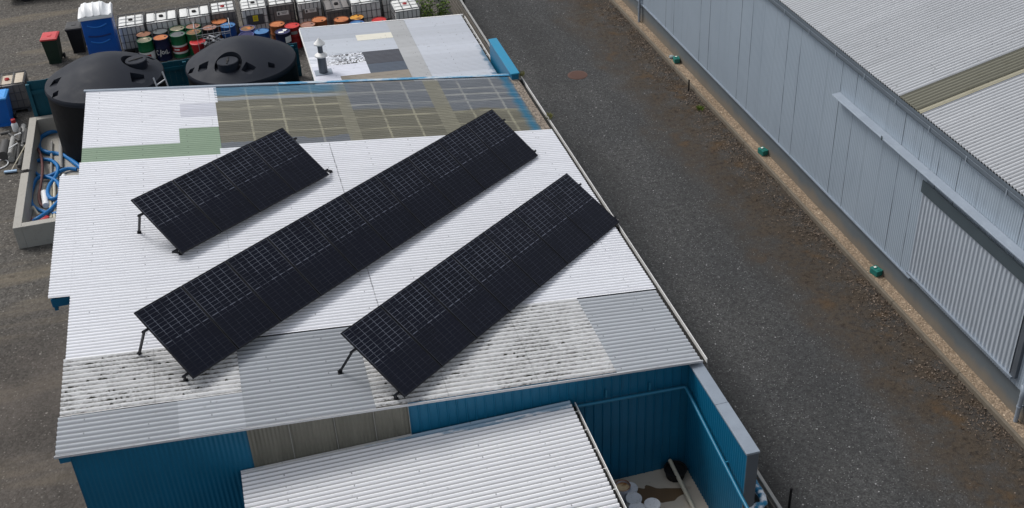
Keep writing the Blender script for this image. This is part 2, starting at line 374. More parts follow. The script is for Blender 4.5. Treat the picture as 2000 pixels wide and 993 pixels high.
def plinth():
    k = NM('splashed_concrete_plinth'); p = k.xyz(k.obj); n1 = k.noise(1.2, 5, .65)
    z = k.math('MULTIPLY_ADD', k.math('SUBTRACT', k.noise(1.1, 4, .6, k.vscale(k.obj, (1, 1, .3))), .5), .55, p[2])
    col = k.mix(n1, S(84, 91, 96), S(102, 108, 112))
    col = k.mix(k.math('MULTIPLY', k.ss(z, .52, .18), .85), col, k.mix(n1, S(112, 103, 92), S(128, 120, 108)))
    return k.out(col, .85, 0, .2)
MT['plinth'] = plinth()
def cladding():
    k = NM('pale_blue_grey_cladding'); p = k.xyz(k.obj)
    n1 = k.noise(.5, 4, .6); n2 = k.noise(1, 5, .65, k.vscale(k.obj, (4, 4, .35)))
    col = k.mix(n1, S(150, 163, 176), S(166, 178, 190)); col = k.mix(k.ss(n2, .5, .8, 0, .3), col, S(120, 130, 142))
    f = k.math('FRACT', k.math('DIVIDE', p[1], .78)); col = k.mix(k.math('MULTIPLY', k.math('LESS_THAN', f, .028), k.ss(k.noise(.9, 3), .35, .6, .25, .8)), col, S(66, 72, 80))
    return k.out(col, .5, .1, .4)
MT['clad'] = cladding()
MT['door'] = simple('door_cladding', S(180, 188, 197), .48, metal=.15, var=.1, sc_=.8)
MT['hood'] = simple('grey_hood_steel', S(146, 156, 168), .5, metal=.15, var=.18, sc_=1.5, dirt=.3, dcol=(176, 184, 190))
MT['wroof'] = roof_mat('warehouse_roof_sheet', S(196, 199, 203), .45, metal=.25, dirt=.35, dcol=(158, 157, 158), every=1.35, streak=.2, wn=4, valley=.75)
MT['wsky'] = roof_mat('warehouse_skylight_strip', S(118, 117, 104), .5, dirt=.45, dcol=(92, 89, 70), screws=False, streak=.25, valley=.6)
MT['wsky_pale'] = roof_mat('warehouse_skylight_edge', S(166, 162, 143), .5, dirt=.4, dcol=(130, 124, 100), screws=False)
MT['recess'] = simple('dark_recess_board', S(66, 76, 82), .6, var=.12)
MT['timber'] = simple('weathered_timber', S(104, 99, 92), .85, var=.35, sc_=6, dirt=.4)
MT['kerb'] = simple('timber_kerb', S(112, 104, 92), .85, var=.3, sc_=4, dirt=.5, dcol=(66, 60, 50))
MT['conc'] = simple('grey_concrete', S(166, 163, 156), .85, var=.16, sc_=2, dirt=.35, dcol=(112, 108, 100))
MT['conc_dark'] = simple('damp_concrete', S(104, 103, 98), .85, var=.2, sc_=2, dirt=.3)
def slab():
    k = NM('courtyard_concrete'); n1 = k.noise(1.3, 5, .65); col = k.mix(n1, S(178, 168, 152), S(206, 198, 184))
    st = k.ss(k.noise(2.2, 4, .6), .6, .72); col = k.mix(k.math('MULTIPLY', st, .4), col, S(150, 128, 104))
    return k.out(col, .75, 0, .3)
MT['slab'] = slab()
MT['stain'] = simple('wet_brown_stain', S(112, 92, 70), .35, var=.2)
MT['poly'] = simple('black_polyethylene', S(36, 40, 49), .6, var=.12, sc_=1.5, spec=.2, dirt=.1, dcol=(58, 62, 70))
MT['poly_shaded'] = simple('black_polyethylene_shaded', S(20, 21, 24), .6, var=.15, spec=.2)  # darker copy of the tank plastic; the walls' shade is in the colour
MT['loo'] = simple('blue_plastic', S(8, 82, 168), .38, var=.12, sc_=2, dirt=.1, dcol=(90, 120, 160))
MT['loo_lt'] = simple('blue_plastic_ridge', S(36, 116, 200), .35, var=.1)
MT['white_pl'] = simple('white_plastic', S(236, 238, 240), .4, var=.06, dirt=.06, dcol=(150, 150, 150))
MT['ibc_white'] = simple('translucent_white_tank', S(220, 221, 219), .4, var=.08, sc_=2, dirt=.15, dcol=(150, 145, 135))
MT['ibc_grey'] = simple('grey_stained_tank', S(118, 114, 112), .45, var=.2, sc_=2, dirt=.3, dcol=(78, 74, 70))
MT['ibc_tan'] = simple('tan_stained_tank_top', S(190, 178, 160), .5, var=.2, sc_=3, dirt=.4, dcol=(120, 100, 84))
MT['cage'] = simple('galvanised_cage', S(84, 86, 90), .5, metal=.3, var=.2)
MT['alu'] = simple('aluminium', S(178, 180, 184), .4, metal=.5, var=.15)
MT['red'] = simple('red_plastic', S(168, 34, 40), .4, var=.15, sc_=5)
MT['redlid'] = simple('faded_red_lid', S(196, 58, 62), .45, var=.15, sc_=5)
MT['green_dk'] = simple('dark_green_plastic', S(20, 44, 34), .5, var=.15)
MT['binblue'] = simple('bright_blue_bin', S(14, 98, 186), .4, var=.1)
MT['binblue_lt'] = simple('light_blue_lid', S(58, 150, 226), .4, var=.1)
MT['yellow'] = simple('yellow_card', S(226, 205, 40), .6, var=.08)
MT['label'] = simple('white_label', S(226, 226, 222), .6, var=.05)
MT['ink'] = simple('dark_print', S(60, 62, 66), .6, var=.05)
MT['baitbox'] = simple('green_bait_box', S(34, 112, 104), .5, var=.15)
MT['hose'] = simple('blue_suction_hose', S(22, 112, 178), .45, var=.15, sc_=6)
MT['hose_br'] = simple('maroon_hose', S(96, 60, 58), .6, var=.2)
MT['pvc'] = simple('grey_pvc', S(150, 150, 148), .6, var=.25, sc_=5, dirt=.3)
MT['pvc_lt'] = simple('weathered_edge_metal', S(184, 186, 190), .5, var=.2, sc_=6, dirt=.3)
MT['pvc_dk'] = simple('dark_pipe', S(70, 70, 70), .6, var=.3, sc_=5, dirt=.3)
MT['cream_pipe'] = simple('cream_pipe', S(196, 190, 172), .55, var=.15)
MT['rustcover'] = simple('rusty_iron', S(92, 68, 60), .8, var=.25, sc_=8)
MT['squeegee'] = simple('pale_blue_plastic', S(150, 178, 206), .5, var=.1)

# ------------------------------------------------------------------ world and sun
SUN = Vector((-.42, .42, .80)).normalized()
w = bpy.data.worlds.new('World'); sc.world = w; w.use_nodes = True; nt = w.node_tree
sky = nt.nodes.new('ShaderNodeTexSky'); sky.sky_type = 'NISHITA'; sky.sun_disc = False
sky.sun_elevation = math.asin(SUN.z); sky.sun_rotation = math.atan2(SUN.x, SUN.y)
sky.air_density = 1.0; sky.dust_density = 3.0; sky.ozone_density = 1.0
hs = nt.nodes.new('ShaderNodeHueSaturation'); hs.inputs['Saturation'].default_value = .27
nt.links.new(sky.outputs[0], hs.inputs['Color']); nt.links.new(hs.outputs[0], nt.nodes['Background'].inputs[0])
nt.nodes['Background'].inputs[1].default_value = .15
sd = bpy.data.lights.new('sun', 'SUN'); so = bpy.data.objects.new('sun', sd); C.objects.link(so)
sd.energy = 1.75; sd.angle = R(20); sd.color = (1, .97, .93)
so.rotation_euler = SUN.to_track_quat('Z', 'Y').to_euler(); so.location = (0, 20, 40)
sc.view_settings.view_transform = 'Standard'; sc.view_settings.look = 'None'; sc.view_settings.exposure = 0

# ------------------------------------------------------------------ ground
def sheet(name, x0, x1, y0, y1, z, mat):
    b = MB(); b.add([(x0, y0, z), (x1, y0, z), (x1, y1, z), (x0, y1, z)], [(0, 1, 2, 3)], [(0, 0)]*4)
    return tag(b.build(name, mat), kind='structure')
sheet('ground', -400, 400, -300, 600, 0, MT['yard'])
sheet('lane', 8.3, 15.06, -40, 140, .004, MT['lane'])
XW = 15.45                       # face of the warehouse plinth
b = MB()
for i in range(-10, 40): b.box((15.105, i*3+1.5, .055), (.085, 2.985, .15))
tag(b.build('kerb', MT['kerb'], bevel=.008), kind='structure')
sheet('gravel_strip', 15.148, XW+.1, -30, 110, .09, MT['pea'])
sheet('courtyard_floor', -1.3, 7.9, 10, 17.3, .004, MT['slab'])
b = MB(); pts = []
c0 = atZ(1272, 966, .008)
for i in range(40):
    a = 2*math.pi*i/40; r_ = .3+.1*math.sin(2*a+.6)+.06*math.sin(5*a)+.03*math.sin(9*a)
    r_ *= 1+.22*mnoise.noise(Vector((3*math.cos(a), 3*math.sin(a), 1.7))); pts.append((c0.x+1.15*r_*math.cos(a)+.25*math.cos(a)**3, c0.y+.95*r_*math.sin(a)-.2*math.cos(a), .008))
b.add(pts, [tuple(range(40))]); tag(b.build('damp_stain', MT['stain']), kind='structure')

# manhole
c0 = atZ(1128, 147, .01); e = empty('manhole_cover', (c0.x, c0.y, .004), 0, 'round rust brown manhole cover flush in the gravel lane', 'manhole cover')
b = MB(); b.lathe([(.36, 0), (.36, .012), (.335, .014)], n=40); b.build('frame', MT['rustcover'], e)
b = MB(); b.lathe([(.325, .0145), (.325, .02), (.31, .022)], n=40)
for i in range(-4, 5):
    L_ = (.29**2-(i*.065)**2)**.5; b.box((0, i*.065, .024), (2*L_, .02, .006))
b.build('lid', MT['rustcover'], e)

# ------------------------------------------------------------------ corrugated helpers
SL = -.08135
def RZ(x): return 3.0+SL*(x-8.032)
def YB(x): return 32.73+(x+4.4)*(31.46-32.73)/12.42
def YV(x, v): return 17.15+v*(YB(x)-17.15)
def rv(px, py):
    r = ray(px, py); o = Vector((0, 0, H)); n = Vector((-SL, 0, 1)); p0 = Vector((8.032, 17.15, 3.0))
    p = o + r*(n.dot(p0-o)/n.dot(r)); return p.x, (p.y-17.15)/(YB(p.x)-17.15)
def wob(x, y, a=.006): return a*(mnoise.noise(Vector((x*.9, y*.9, 3.1)))+.6*mnoise.noise(Vector((x*2.3, y*2.3, 7.7))))
def corr_patch(name, x0, x1, v0, v1, pitch, amp, mat, parent, dz=0, zf=RZ, yf=YV, span=15.0, seg=7, nx=None, uvv=None, shape=None, wobble=.006, ph=0.0):
    nw = (v1-v0)*span/pitch; n = max(4, int(nw*seg)); nx = nx or max(2, int((x1-x0)/.6)+1)
    rows = []; uvs = []; base = v0*span/pitch+ph
    for j in range(n+1):
        v = v0+(v1-v0)*j/n; wv = base+nw*j/n; a = math.cos(2*math.pi*wv)
        if shape: a = shape(wv)
        row = []; ur = []
        for i in range(nx+1):
            x = x0+(x1-x0)*i/nx; y = yf(x, v)
            row.append((x, y, zf(x)+amp*a+dz+wob(x, y, wobble))); ur.append((x, v*100 if uvv else wv+.5))
        rows.append(row); uvs.append(ur)
    b = MB(); b.grid(rows, uvs); return b.build(name, mat, parent, smooth=True, world=True, angle=180)

# ------------------------------------------------------------------ workshop
ws = empty('workshop_building', (2, 25, 0), 0, 'long blue workshop with patched white corrugated roof under the solar panels', 'workshop')
PW, AW = .107, .017
def sheet_w(x0, x1, v0, v1, mat=MT['white'], dz=0, name='roof_sheet'): return corr_patch(name, x0, x1, v0, v1, PW, AW, mat, ws, dz)
VL, VS = .1845, .7235           # bottom and top of the big white field
sheet_w(-4.44, 1.93, VL, VS); sheet_w(1.93, 8.05, VL, .745, dz=.004)
sheet_w(-4.89, -4.44, .331, .678, dz=.002)
tag(sheet_w(-4.40, -.873, .7455, .773, MT['sage'], dz=.003), None)
tag(sheet_w(-4.40, -.92, VS, .7455, MT['sage'], dz=.003), 'sage green strip of roof sheet')
tag(sheet_w(-1.92, -.873, .773, .827, MT['sage'], dz=.003), 'sage green square roof sheet')
sheet_w(-4.40, -1.92, .773, .872); sheet_w(-1.92, -.87, .827, .872); sheet_w(-4.40, -1.85, .872, .930)
tag(sheet_w(-1.85, -.87, .872, .930, MT['patch_grey']), 'pale grey roof patch'); sheet_w(-4.40, -.80, .930, .998)
sheet_w(-.92, 1.93, VS, .745, dz=.004)
# skylight of three bays with battens below
kx = KX
sk = corr_patch('skylight', -.87, 2.86, .745, .996, PW, .013, MT['sky'], ws, .002, uvv=True, wobble=.012)
tag(sk, 'dirty olive translucent skylight bay')
corr_patch('skylight', 2.86, 5.60, .745, .996, PW, .013, MT['sky'], ws, .006, uvv=True, wobble=.012)
corr_patch('skylight', 5.60, 8.02, .745, .996, PW, .013, MT['sky'], ws, .01, uvv=True, wobble=.012)
b = MB()
for x in kx: b.bar((x, YV(x, .745), RZ(x)-.045), (x, YV(x, .995), RZ(x)-.045), .05, .05)
for x0, x1, vs in ((-.87, 2.6, (.80, .849, .903, .952)), (2.75, 5.2, (.788, .840, .892, .946)), (5.5, 8.0, (.788, .841, .89, .918, .947))):
    for v in vs:
        n = 6
        for i in range(n):
            a, c = x0+(x1-x0)*i/n, x0+(x1-x0)*(i+1)/n
            q = lambda x: (x, YV(x, v+.004*math.sin(x*1.3+v*40)), RZ(x)-.034)
            b.bar(q(a), q(c), .055, .03)
b.build('skylight_batten', MT['batten'], ws, world=True)
# fibre cement and zinc patches along the front edge
def fsh(w_):                       # rounder deep profile
    return math.cos(2*math.pi*w_)
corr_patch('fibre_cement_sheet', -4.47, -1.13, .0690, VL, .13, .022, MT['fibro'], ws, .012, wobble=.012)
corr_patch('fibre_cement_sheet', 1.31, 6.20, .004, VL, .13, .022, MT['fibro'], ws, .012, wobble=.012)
corr_patch('zinc_sheet', -4.50, -2.335, 0, .069, .128, .02, MT['zinc'], ws, 0)
corr_patch('zinc_sheet', -2.335, -1.13, 0, .069, .128, .02, MT['zinc_pale'], ws, .004)
corr_patch('zinc_sheet', -1.13, 1.31, 0, VL, .128, .02, MT['zinc'], ws, .002)
corr_patch('zinc_sheet', 6.20, 8.03, 0, VL, .128, .016, MT['zinc_pale'], ws, .002)
# moss clumps on the fibre cement
for x0, x1, v0, v1, n in ((-4.4, -1.2, .075, .18, 34), (1.5, 6.1, .01, .18, 30)):
    b = MB()
    for i in range(n):
        x = random.uniform(x0, x1); v = random.uniform(v0, v1); wv = round(v*15/.13+.5)-.5; v = wv*.13/15
        L_ = random.uniform(.018, .055)*random.choice((.5, .6, .8, 1, 1, 1.9)); y = YV(x, v); z = RZ(x)-.012; vs = []; fs = []
        for j in range(3):
            for i2 in range(8):
                a = 2*math.pi*i2/8; rr = (1, .75, .3)[j]*random.uniform(.75, 1.15)
                vs.append((x+L_*rr*math.cos(a), y+.028*rr*math.sin(a), z+(0, .026, .042)[j]))
        for j in range(2):
            for i2 in range(8): fs.append((j*8+i2, j*8+(i2+1) % 8, j*8+8+(i2+1) % 8, j*8+8+i2))
        fs.append(tuple(range(16, 24))); b.add(vs, fs)
    tag(b.build('moss', MT['moss'], ws, world=True, smooth=True), kind='stuff')
# edge trims
b = MB(); b.bar((-4.52, 17.14, RZ(-4.52)-.008), (8.06, 17.14, RZ(8.06)-.008), .02, .05)
b.build('front_edge_trim', MT['pvc_lt'], ws, world=True)
b = MB(); b.bar((-4.46, YB(-4.46)+.02, RZ(-4.46)+.015), (8.0, YB(8.0)+.02, RZ(8.0)+.015), .1, .05); b.build('ridge_flashing', MT['grey_flash'], ws, world=True)
k = NM('painted_over_flashing'); n1 = k.noise(1, 5, .7, k.vscale(k.obj, (1.4, 5, 5)))
MT['bluewash'] = k.out(k.mix(k.ss(n1, .4, .58), S(176, 188, 198), S(40, 128, 170)), .5)
b = MB(); b.bar((1.0, YB(1.0)-.02, RZ(1.0)+.047), (8.1, YB(8.1)-.02, RZ(8.1)+.047), .13, .012); b.build('painted_flashing', MT['bluewash'], ws, world=True)
# right gutter
def gutter(par, p0, p1, wd=.13, side=1, name='gutter', br=0):
    p0, p1 = Vector(p0), Vector(p1); d = (p1-p0).normalized(); sx = d.cross(Vector((0, 0, 1)))*side
    b = MB(); b.bar(p0+sx*wd/2+Vector((0, 0, -.1)), p1+sx*wd/2+Vector((0, 0, -.1)), wd, .012)
    b.bar(p0+Vector((0, 0, -.05)), p1+Vector((0, 0, -.05)), .01, .1)
    o = b.build(name, MT['gutter_in'], par, world=True)
    b = MB(); b.bar(p0+sx*wd+Vector((0, 0, -.05)), p1+sx*wd+Vector((0, 0, -.05)), .014, .12)
    if br:
        n = int((p1-p0).length/br)
        for i in range(n): q = p0+(p1-p0)*((i+.5)/n); b.bar(q+sx*.01+Vector((0, 0, .01)), q+sx*wd+Vector((0, 0, .01)), .014, .006)
    b.build('lip', MT['lip'], o, world=False).location = -Vector(par.location)
    return o
gutter(ws, (8.06, 31.4, 2.965), (8.06, 17.2, 2.965), .12, -1)
# walls
def corr_wall(name, p0, p1, z0, ztop, pitch, amp, mat, parent, nrm, shape=None, seg=6, world=True):
    p0, p1 = Vector(p0), Vector(p1); d = p1-p0; L_ = d.length; n = int(L_/pitch*seg); nrm = Vector(nrm); rows = [[], []]
    for i in range(n+1):
        t = i/n; wv = t*L_/pitch; a = shape(wv) if shape else math.cos(2*math.pi*wv); p = p0+d*t+nrm*amp*a
        rows[0].append((p.x, p.y, z0)); rows[1].append((p.x, p.y, ztop(p0+d*t)))
    b = MB(); b.grid(rows); return b.build(name, mat, parent, smooth=True, world=world, angle=50)
zt = lambda p: RZ(p.x)-.03
rib = lambda w_: 1.0 if (w_ % 1) < .16 else -.6
corr_wall('front_wall', (-4.28, 17.3, 0), (-1.15, 17.3, 0), 0, zt, .09, .008, MT['blue'], ws, (0, -1, 0))
o = corr_wall('fibreglass_wall', (-1.15, 17.29, 0), (1.93, 17.29, 0), 2.3, zt, .076, .008, MT['clearwall'], ws, (0, -1, 0)); tag(o, 'grimy translucent fibreglass wall panels')
for x, w_ in ((-.37, .02), (.486, .035), (1.25, .02), (1.93, .025)):
    b = MB(); b.bar((x, 17.265, 2.55), (x, 17.265, zt(Vector((x, 0, 0)))), w_, .01); b.build('cover_strip', MT['pvc'], ws, world=True)
corr_wall('front_wall', (1.94, 17.3, 0), (7.83, 17.3, 0), 0, zt, .19, .012, MT['blue'], ws, (0, -1, 0), rib, 12)
b = MB(); b.box((-4.3, 25, 1.9), (.04, 15.3, 3.8)); b.box((7.99, 24.4, 1.45), (.03, 14.1, 2.9)); b.prism([(-4.3, YB(-4.3)-.07, 0), (8.0, YB(8)-.07, 0), (8.0, YB(8)-.07, RZ(8)-.05), (-4.3, YB(-4.3)-.07, RZ(-4.3)-.05)], (0, .03, 0)); b.build('side_wall', MT['blue'], ws, world=True)
b = MB(); b.box((-4.66, 22.36, RZ(-4.66)-.16), (.4, .04, .2)); b.box((-4.80, 22.40, RZ(-4.8)-.2), (.07, .1, .34))
b.box((-4.80, 24.9, RZ(-4.8)-.12), (.04, 5.0, .14)); b.build('eave_fascia', MT['blue'], ws, world=True)
b = MB(); b.box((-4.36, 17.24, RZ(-4.36)-.12), (.2, .16, .12)); b.build('eave_fascia', MT['blue'], ws, world=True)

# ------------------------------------------------------------------ front lean-to
lt = empty('lean_to_shed', (2, 14, 0), 0, 'low lean-to shed with bright bare corrugated roof at the front wall', 'shed')
ZL = 2.6
def lt_tint(k, u, col):
    sp = k.noise(1, 5, .65, k.vscale(k.obj, (1.6, 7, 7))); p = k.xyz(k.obj)
    d = k.ss(k.math('MULTIPLY_ADD', k.ss(p[0], -1.5, 1.5, -.12, .06), 1.0, k.math('MULTIPLY_ADD', sp, .42, p[1])), 3.36, 3.41)
    return k.mix(k.math('MULTIPLY', d, .65), col, S(40, 126, 162))
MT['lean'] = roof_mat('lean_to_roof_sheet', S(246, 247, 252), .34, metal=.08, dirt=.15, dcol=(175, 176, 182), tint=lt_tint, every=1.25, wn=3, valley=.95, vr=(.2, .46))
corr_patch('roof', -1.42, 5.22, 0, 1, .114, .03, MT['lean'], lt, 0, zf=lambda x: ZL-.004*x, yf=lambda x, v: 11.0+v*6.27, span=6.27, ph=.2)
b = MB(); b.add([(-1.42, 17.28, ZL+.02), (1.94, 17.28, ZL+.02), (1.94, 17.2, ZL+.035), (-1.42, 17.2, ZL+.04)], [(0, 1, 2, 3)]); b.build('wall_flashing', MT['lip'], lt, world=True)
gutter(lt, (5.23, 17.2, ZL-.03), (5.23, 11.0, ZL-.03), .085, -1, br=.55)
corr_wall('wall', (-1.36, 17.25, 0), (-1.36, 11.1, 0), 0, lambda p: ZL-.03, .09, .008, MT['blue'], lt, (-1, 0, 0))
corr_wall('wall', (5.1, 17.25, 0), (5.1, 11.1, 0), 0, lambda p: ZL-.05, .09, .008, MT['blue'], lt, (1, 0, 0))

# ------------------------------------------------------------------ courtyard wall with coping and drain pipe
cw = empty('courtyard_wall', (7.93, 15.8, 0), 0, 'tall blue corrugated boundary wall with grey metal coping beside the lane', 'wall')
corr_wall('inner_cladding', (7.83, 17.28, 0), (7.83, 14.47, 0), 0, lambda p: 2.86, .09, .009, MT['blue'], cw, (-1, 0, 0))
corr_wall('outer_cladding', (8.05, 17.28, 0), (8.05, 14.47, 0), 0, lambda p: 2.86, .09, .007, MT['blue'], cw, (1, 0, 0))
b = MB(); b.box((7.94, 16.62, 2.885), (.27, 1.42, .05)); b.box((7.94, 15.175, 2.887), (.275, 1.45, .05)); b.build('coping', MT['grey_flash'], cw, world=True, bevel=.006)
b = MB(); b.box((7.94, 14.46, 1.43), (.235, .02, 2.86)); b.build('end_flashing', MT['grey_dark'], cw, world=True)
p1 = atY(1100, 800, 17.22); p2 = atY(1337, 756, 17.22); p3 = atX(1445, 965, 7.74); p4 = atX(1462, 997, 7.74)
dp = empty('drain_pipe', (7.6, 17.1, 0), 0, 'thin blue painted drain pipe bending round the courtyard corner', 'pipe')
b = MB(); p2b = Vector((7.70, 17.22, p2.z)); p2c = Vector((7.74, 17.16, p2.z-.02))
b.tube([(5.3, 17.22, p1.z), (6.5, 17.22, (p1.z+p2.z)/2), p2b, (7.73, 17.2, p2.z-.005), p2c, p3, p4, p4+(p4-p3)*1.2], .036, 10); b.build('pipe', MT['blue_pipe'], dp, world=True, smooth=True)
for q in ((6.0, 17.25, p1.z+.07), (6.95, 17.25, p1.z-.0)): b = MB(); b.box((q[0], q[1], q[2]+.08), (.03, .03, .2)); b.build('bracket', MT['blue_pipe'], dp, world=True)
q = p2c+(p3-p2c)*.72; b = MB(); b.box((7.79, q.y, q.z), (.09, .03, .03)); b.build('bracket', MT['blue_pipe'], dp, world=True)
# white/blue elbow of the downpipe behind the wall end
el = empty('downpipe_elbow', (8.25, 14.6, 0), 0, 'white overflow pipe elbow splashed with blue paint past the wall end', 'pipe')
k = NM('paint_splashed_pvc'); n1 = k.noise(5, 4, .6); MT['splash'] = k.out(k.mix(k.ss(n1, .42, .58), S(222, 226, 230), S(30, 120, 160)), .4)
P = [atX(1471, 940, 8.3), atX(1480, 956, 8.3), atX(1489, 970, 8.28), atX(1492, 982, 8.25), atX(1484, 989, 8.15), atX(1470, 992, 8.05), atX(1455, 996, 7.9)]
b = MB(); b.tube(P, .075, 12); b.build('elbow', MT['splash'], el, world=True, smooth=True)
b = MB(); b.tube([P[4]+(P[5]-P[4])*.1, P[4]+(P[5]-P[4])*.4], .085, 12); b.build('collar', MT['splash'], el, world=True, smooth=True)
b = MB(); b.tube([P[1], P[1]+(P[2]-P[1])*.35], .085, 12); b.build('collar', MT['splash'], el, world=True, smooth=True)

# ------------------------------------------------------------------ annex behind
an = empty('annex_shed', (5, 35, 0), 0, 'low annex shed with patchwork grey roof sheets behind the workshop', 'shed')
ZA = 2.6
AB = lambda x: 38.44+(x-2.2)*(37.56-38.44)/5.6
A0 = lambda x: YB(x)+.07
AY = lambda x, v: A0(x)+v*(AB(x)-A0(x))
def av(px, py):
    p = atZ(px, py, ZA); return p.x, (p.y-A0(p.x))/(AB(p.x)-A0(p.x))
def ap(name, x0, x1, v0, v1, mat, dz=0, label=None):
    o = corr_patch(name, x0, x1, v0, v1, .1, .009, mat, an, dz, zf=lambda x: ZA, yf=AY, span=6.3); 
    return tag(o, label) if label else o
vA = [av(*p) for p in ((713, 102), (728, 143), (605, 113), (700, 68), (705, 80), (780, 72), (797, 40), (850, 120), (760, 43), (803, 120), (612, 128), (728, 128))]
xs, xw_, xr = 3.95, 5.14, 5.75
ap('roof_sheet', 2.2, xs, .62, .82, MT['annex_lt'], .0); ap('roof_sheet', 2.2, xs, .82, 1, MT['annex']); ap('roof_sheet', 2.2, xs, .52, .62, MT['annex'], .003)
v1_, v2_ = av(660, 106)[1], av(665, 127)[1]
ap('roof_sheet', 2.2, xs, v1_, .52, MT['annex'], .002)
ap('roof_sheet', 2.2, xs, v2_, v1_, MT['mould_white'], .004, 'white roof sheet spotted with black mould')
ap('roof_sheet', 2.2, xs, 0, v2_, MT['white_low'], .001)
vc0, vc1 = av(740, 76)[1], av(740, 65)[1]
vd0, vd1, vdm = av(770, 139)[1], av(760, 97)[1], av(765, 121)[1]
ap('roof_sheet', xs, xw_, vc1, 1, MT['annex'], .002); ap('roof_sheet', xs, xw_, vc0, vc1, MT['cream'], .005, 'cream roof patch')
ap('roof_sheet', xs, xw_, vd1, vc0, MT['annex_lt'], .001); ap('roof_sheet', xs, xw_, vdm, vd1, MT['charcoal'], .004, 'charcoal roof patch with soot stains')
ap('roof_sheet', xs, xw_, vd0, vdm, MT['slate'], .002, 'slate grey roof patch'); ap('roof_sheet', 3.0, xw_, 0, vd0-.002, MT['beige'], .014, 'mouldy beige roof strip')
ap('roof_sheet', xw_, xr, 0, .8, MT['annex_worn'], .003); ap('roof_sheet', xw_, xr, .8, 1, MT['annex_worn'])
def an_tint(k, u, col):
    d = k.math('MULTIPLY', k.ss(k.math('MULTIPLY_ADD', k.noise(3, 5, .7), .6, u[0]), 7.85, 8.0), k.ss(u[1], 38, 30))
    return k.mix(k.math('MULTIPLY', d, .8), col, S(30, 96, 128))
MT['annex_r'] = roof_mat('annex_right_sheet', S(188, 193, 202), .5, metal=.1, dirt=.35, dcol=(168, 168, 170), sv=.45, every=1.9, streak=.14, tint=an_tint)
ap('roof_sheet', xr, 7.72, 0, 1, MT['annex_r'], .008)
b = MB(); b.box((5.0, 35.2, 1.25), (5.35, 4.4, 2.5)); b.build('wall', MT['teal'], an, world=True)
b = MB(); b.bar((2.19, 31.9, ZA-.05), (2.19, 38.4, ZA-.05), .03, .12); b.bar((2.2, 38.47, ZA-.01), (7.8, 37.6, ZA-.01), .05, .06); b.build('roof_trim', MT['lip'], an, world=True)
q0_y = atZ(956, 77, 3.24).y+.05
gutter(an, (7.73, 37.5, ZA-.01), (7.73, q0_y, ZA-.01), .1, -1, br=.45)

fp = atZ(632, 142, ZA); col_ = atY(630, 108, fp.y); tip = atY(624.5, 74, fp.y)
fl = empty('roof_flue', (fp.x, fp.y, ZA), 0, 'grey metal flue with white cone cap standing on the annex roof', 'flue')
b = MB(); b.box((0, 0, .012), (.55, .42, .012)); b.build('flashing_plate', MT['grey_flash'], fl)
hc = col_.z-ZA; ht = tip.z-ZA
b = MB(); b.lathe([(.14, .02), (.135, hc)], n=24); b.build('lower_pipe', MT['grey_dark'], fl, smooth=True)
b = MB(); b.lathe([(.10, hc-.06), (.20, hc-.02), (.20, hc+.02), (.09, hc+.1)], n=24); b.build('collar', MT['lip'], fl, smooth=True)
b = MB(); b.lathe([(.08, hc+.05), (.08, ht-.2)], n=20); b.build('upper_pipe', MT['grey_dark'], fl, smooth=True)
b = MB(); b.lathe([(.17, ht-.22), (.175, ht-.18), (.02, ht-.02), (.012, ht)], n=24); b.build('cap', MT['lip'], fl, smooth=True)
# blue parapet
q0, q1 = atZ(956, 77, 3.24), atZ(996, 145, 3.24); px_ = (q0.x+q1.x)/2; py_ = (q0.y+q1.y)/2; pl_ = q0.y-q1.y
pr = empty('blue_parapet', (8.05, 33.5, 0), 0, 'short bright blue parapet wall at the right end of the annex roof', 'wall')
b = MB(); b.box((px_+.13, py_, 1.6), (.22, pl_, 3.2)); b.build('wall', MT['blue'], pr, world=True)
b = MB(); b.box((px_+.13, py_, 3.222), (.27, pl_+.04, .04)); b.build('capping', MT['blue_lt'], pr, world=True, bevel=.005)

# ------------------------------------------------------------------ warehouse
wh = empty('warehouse', (20, 30, 0), 0, 'large pale blue grey warehouse with corrugated cladding across the lane', 'warehouse')
zc = .5*(atX(1249, 0, XW).z+atX(1976, 745, XW).z)
ze = atX(1750, 190, XW-.12).z
b = MB(); b.box((XW+.12, 35, zc/2), (.2, 90, zc)); b.build('plinth', MT['plinth'], wh, world=True)
d0 = atX(1778, 530, XW-.05); d1 = atX(1978, 745, XW-.05)
corr_wall('cladding', (XW-.01, 80, 0), (XW-.01, d0.y-.02, 0), zc-.03, lambda p: ze-.12, .08, .008, MT['clad'], wh, (-1, 0, 0), seg=5)
corr_wall('cladding', (XW-.01, d0.y, 0), (XW-.01, 5, 0), zc-.03, lambda p: ze-.12, .08, .008, MT['clad'], wh, (-1, 0, 0), seg=5)
b = MB(); b.bar((XW-.03, 80, zc-.03), (XW-.03, d0.y, zc-.03), .06, .035); b.build('base_flashing', MT['grey_flash'], wh, world=True)
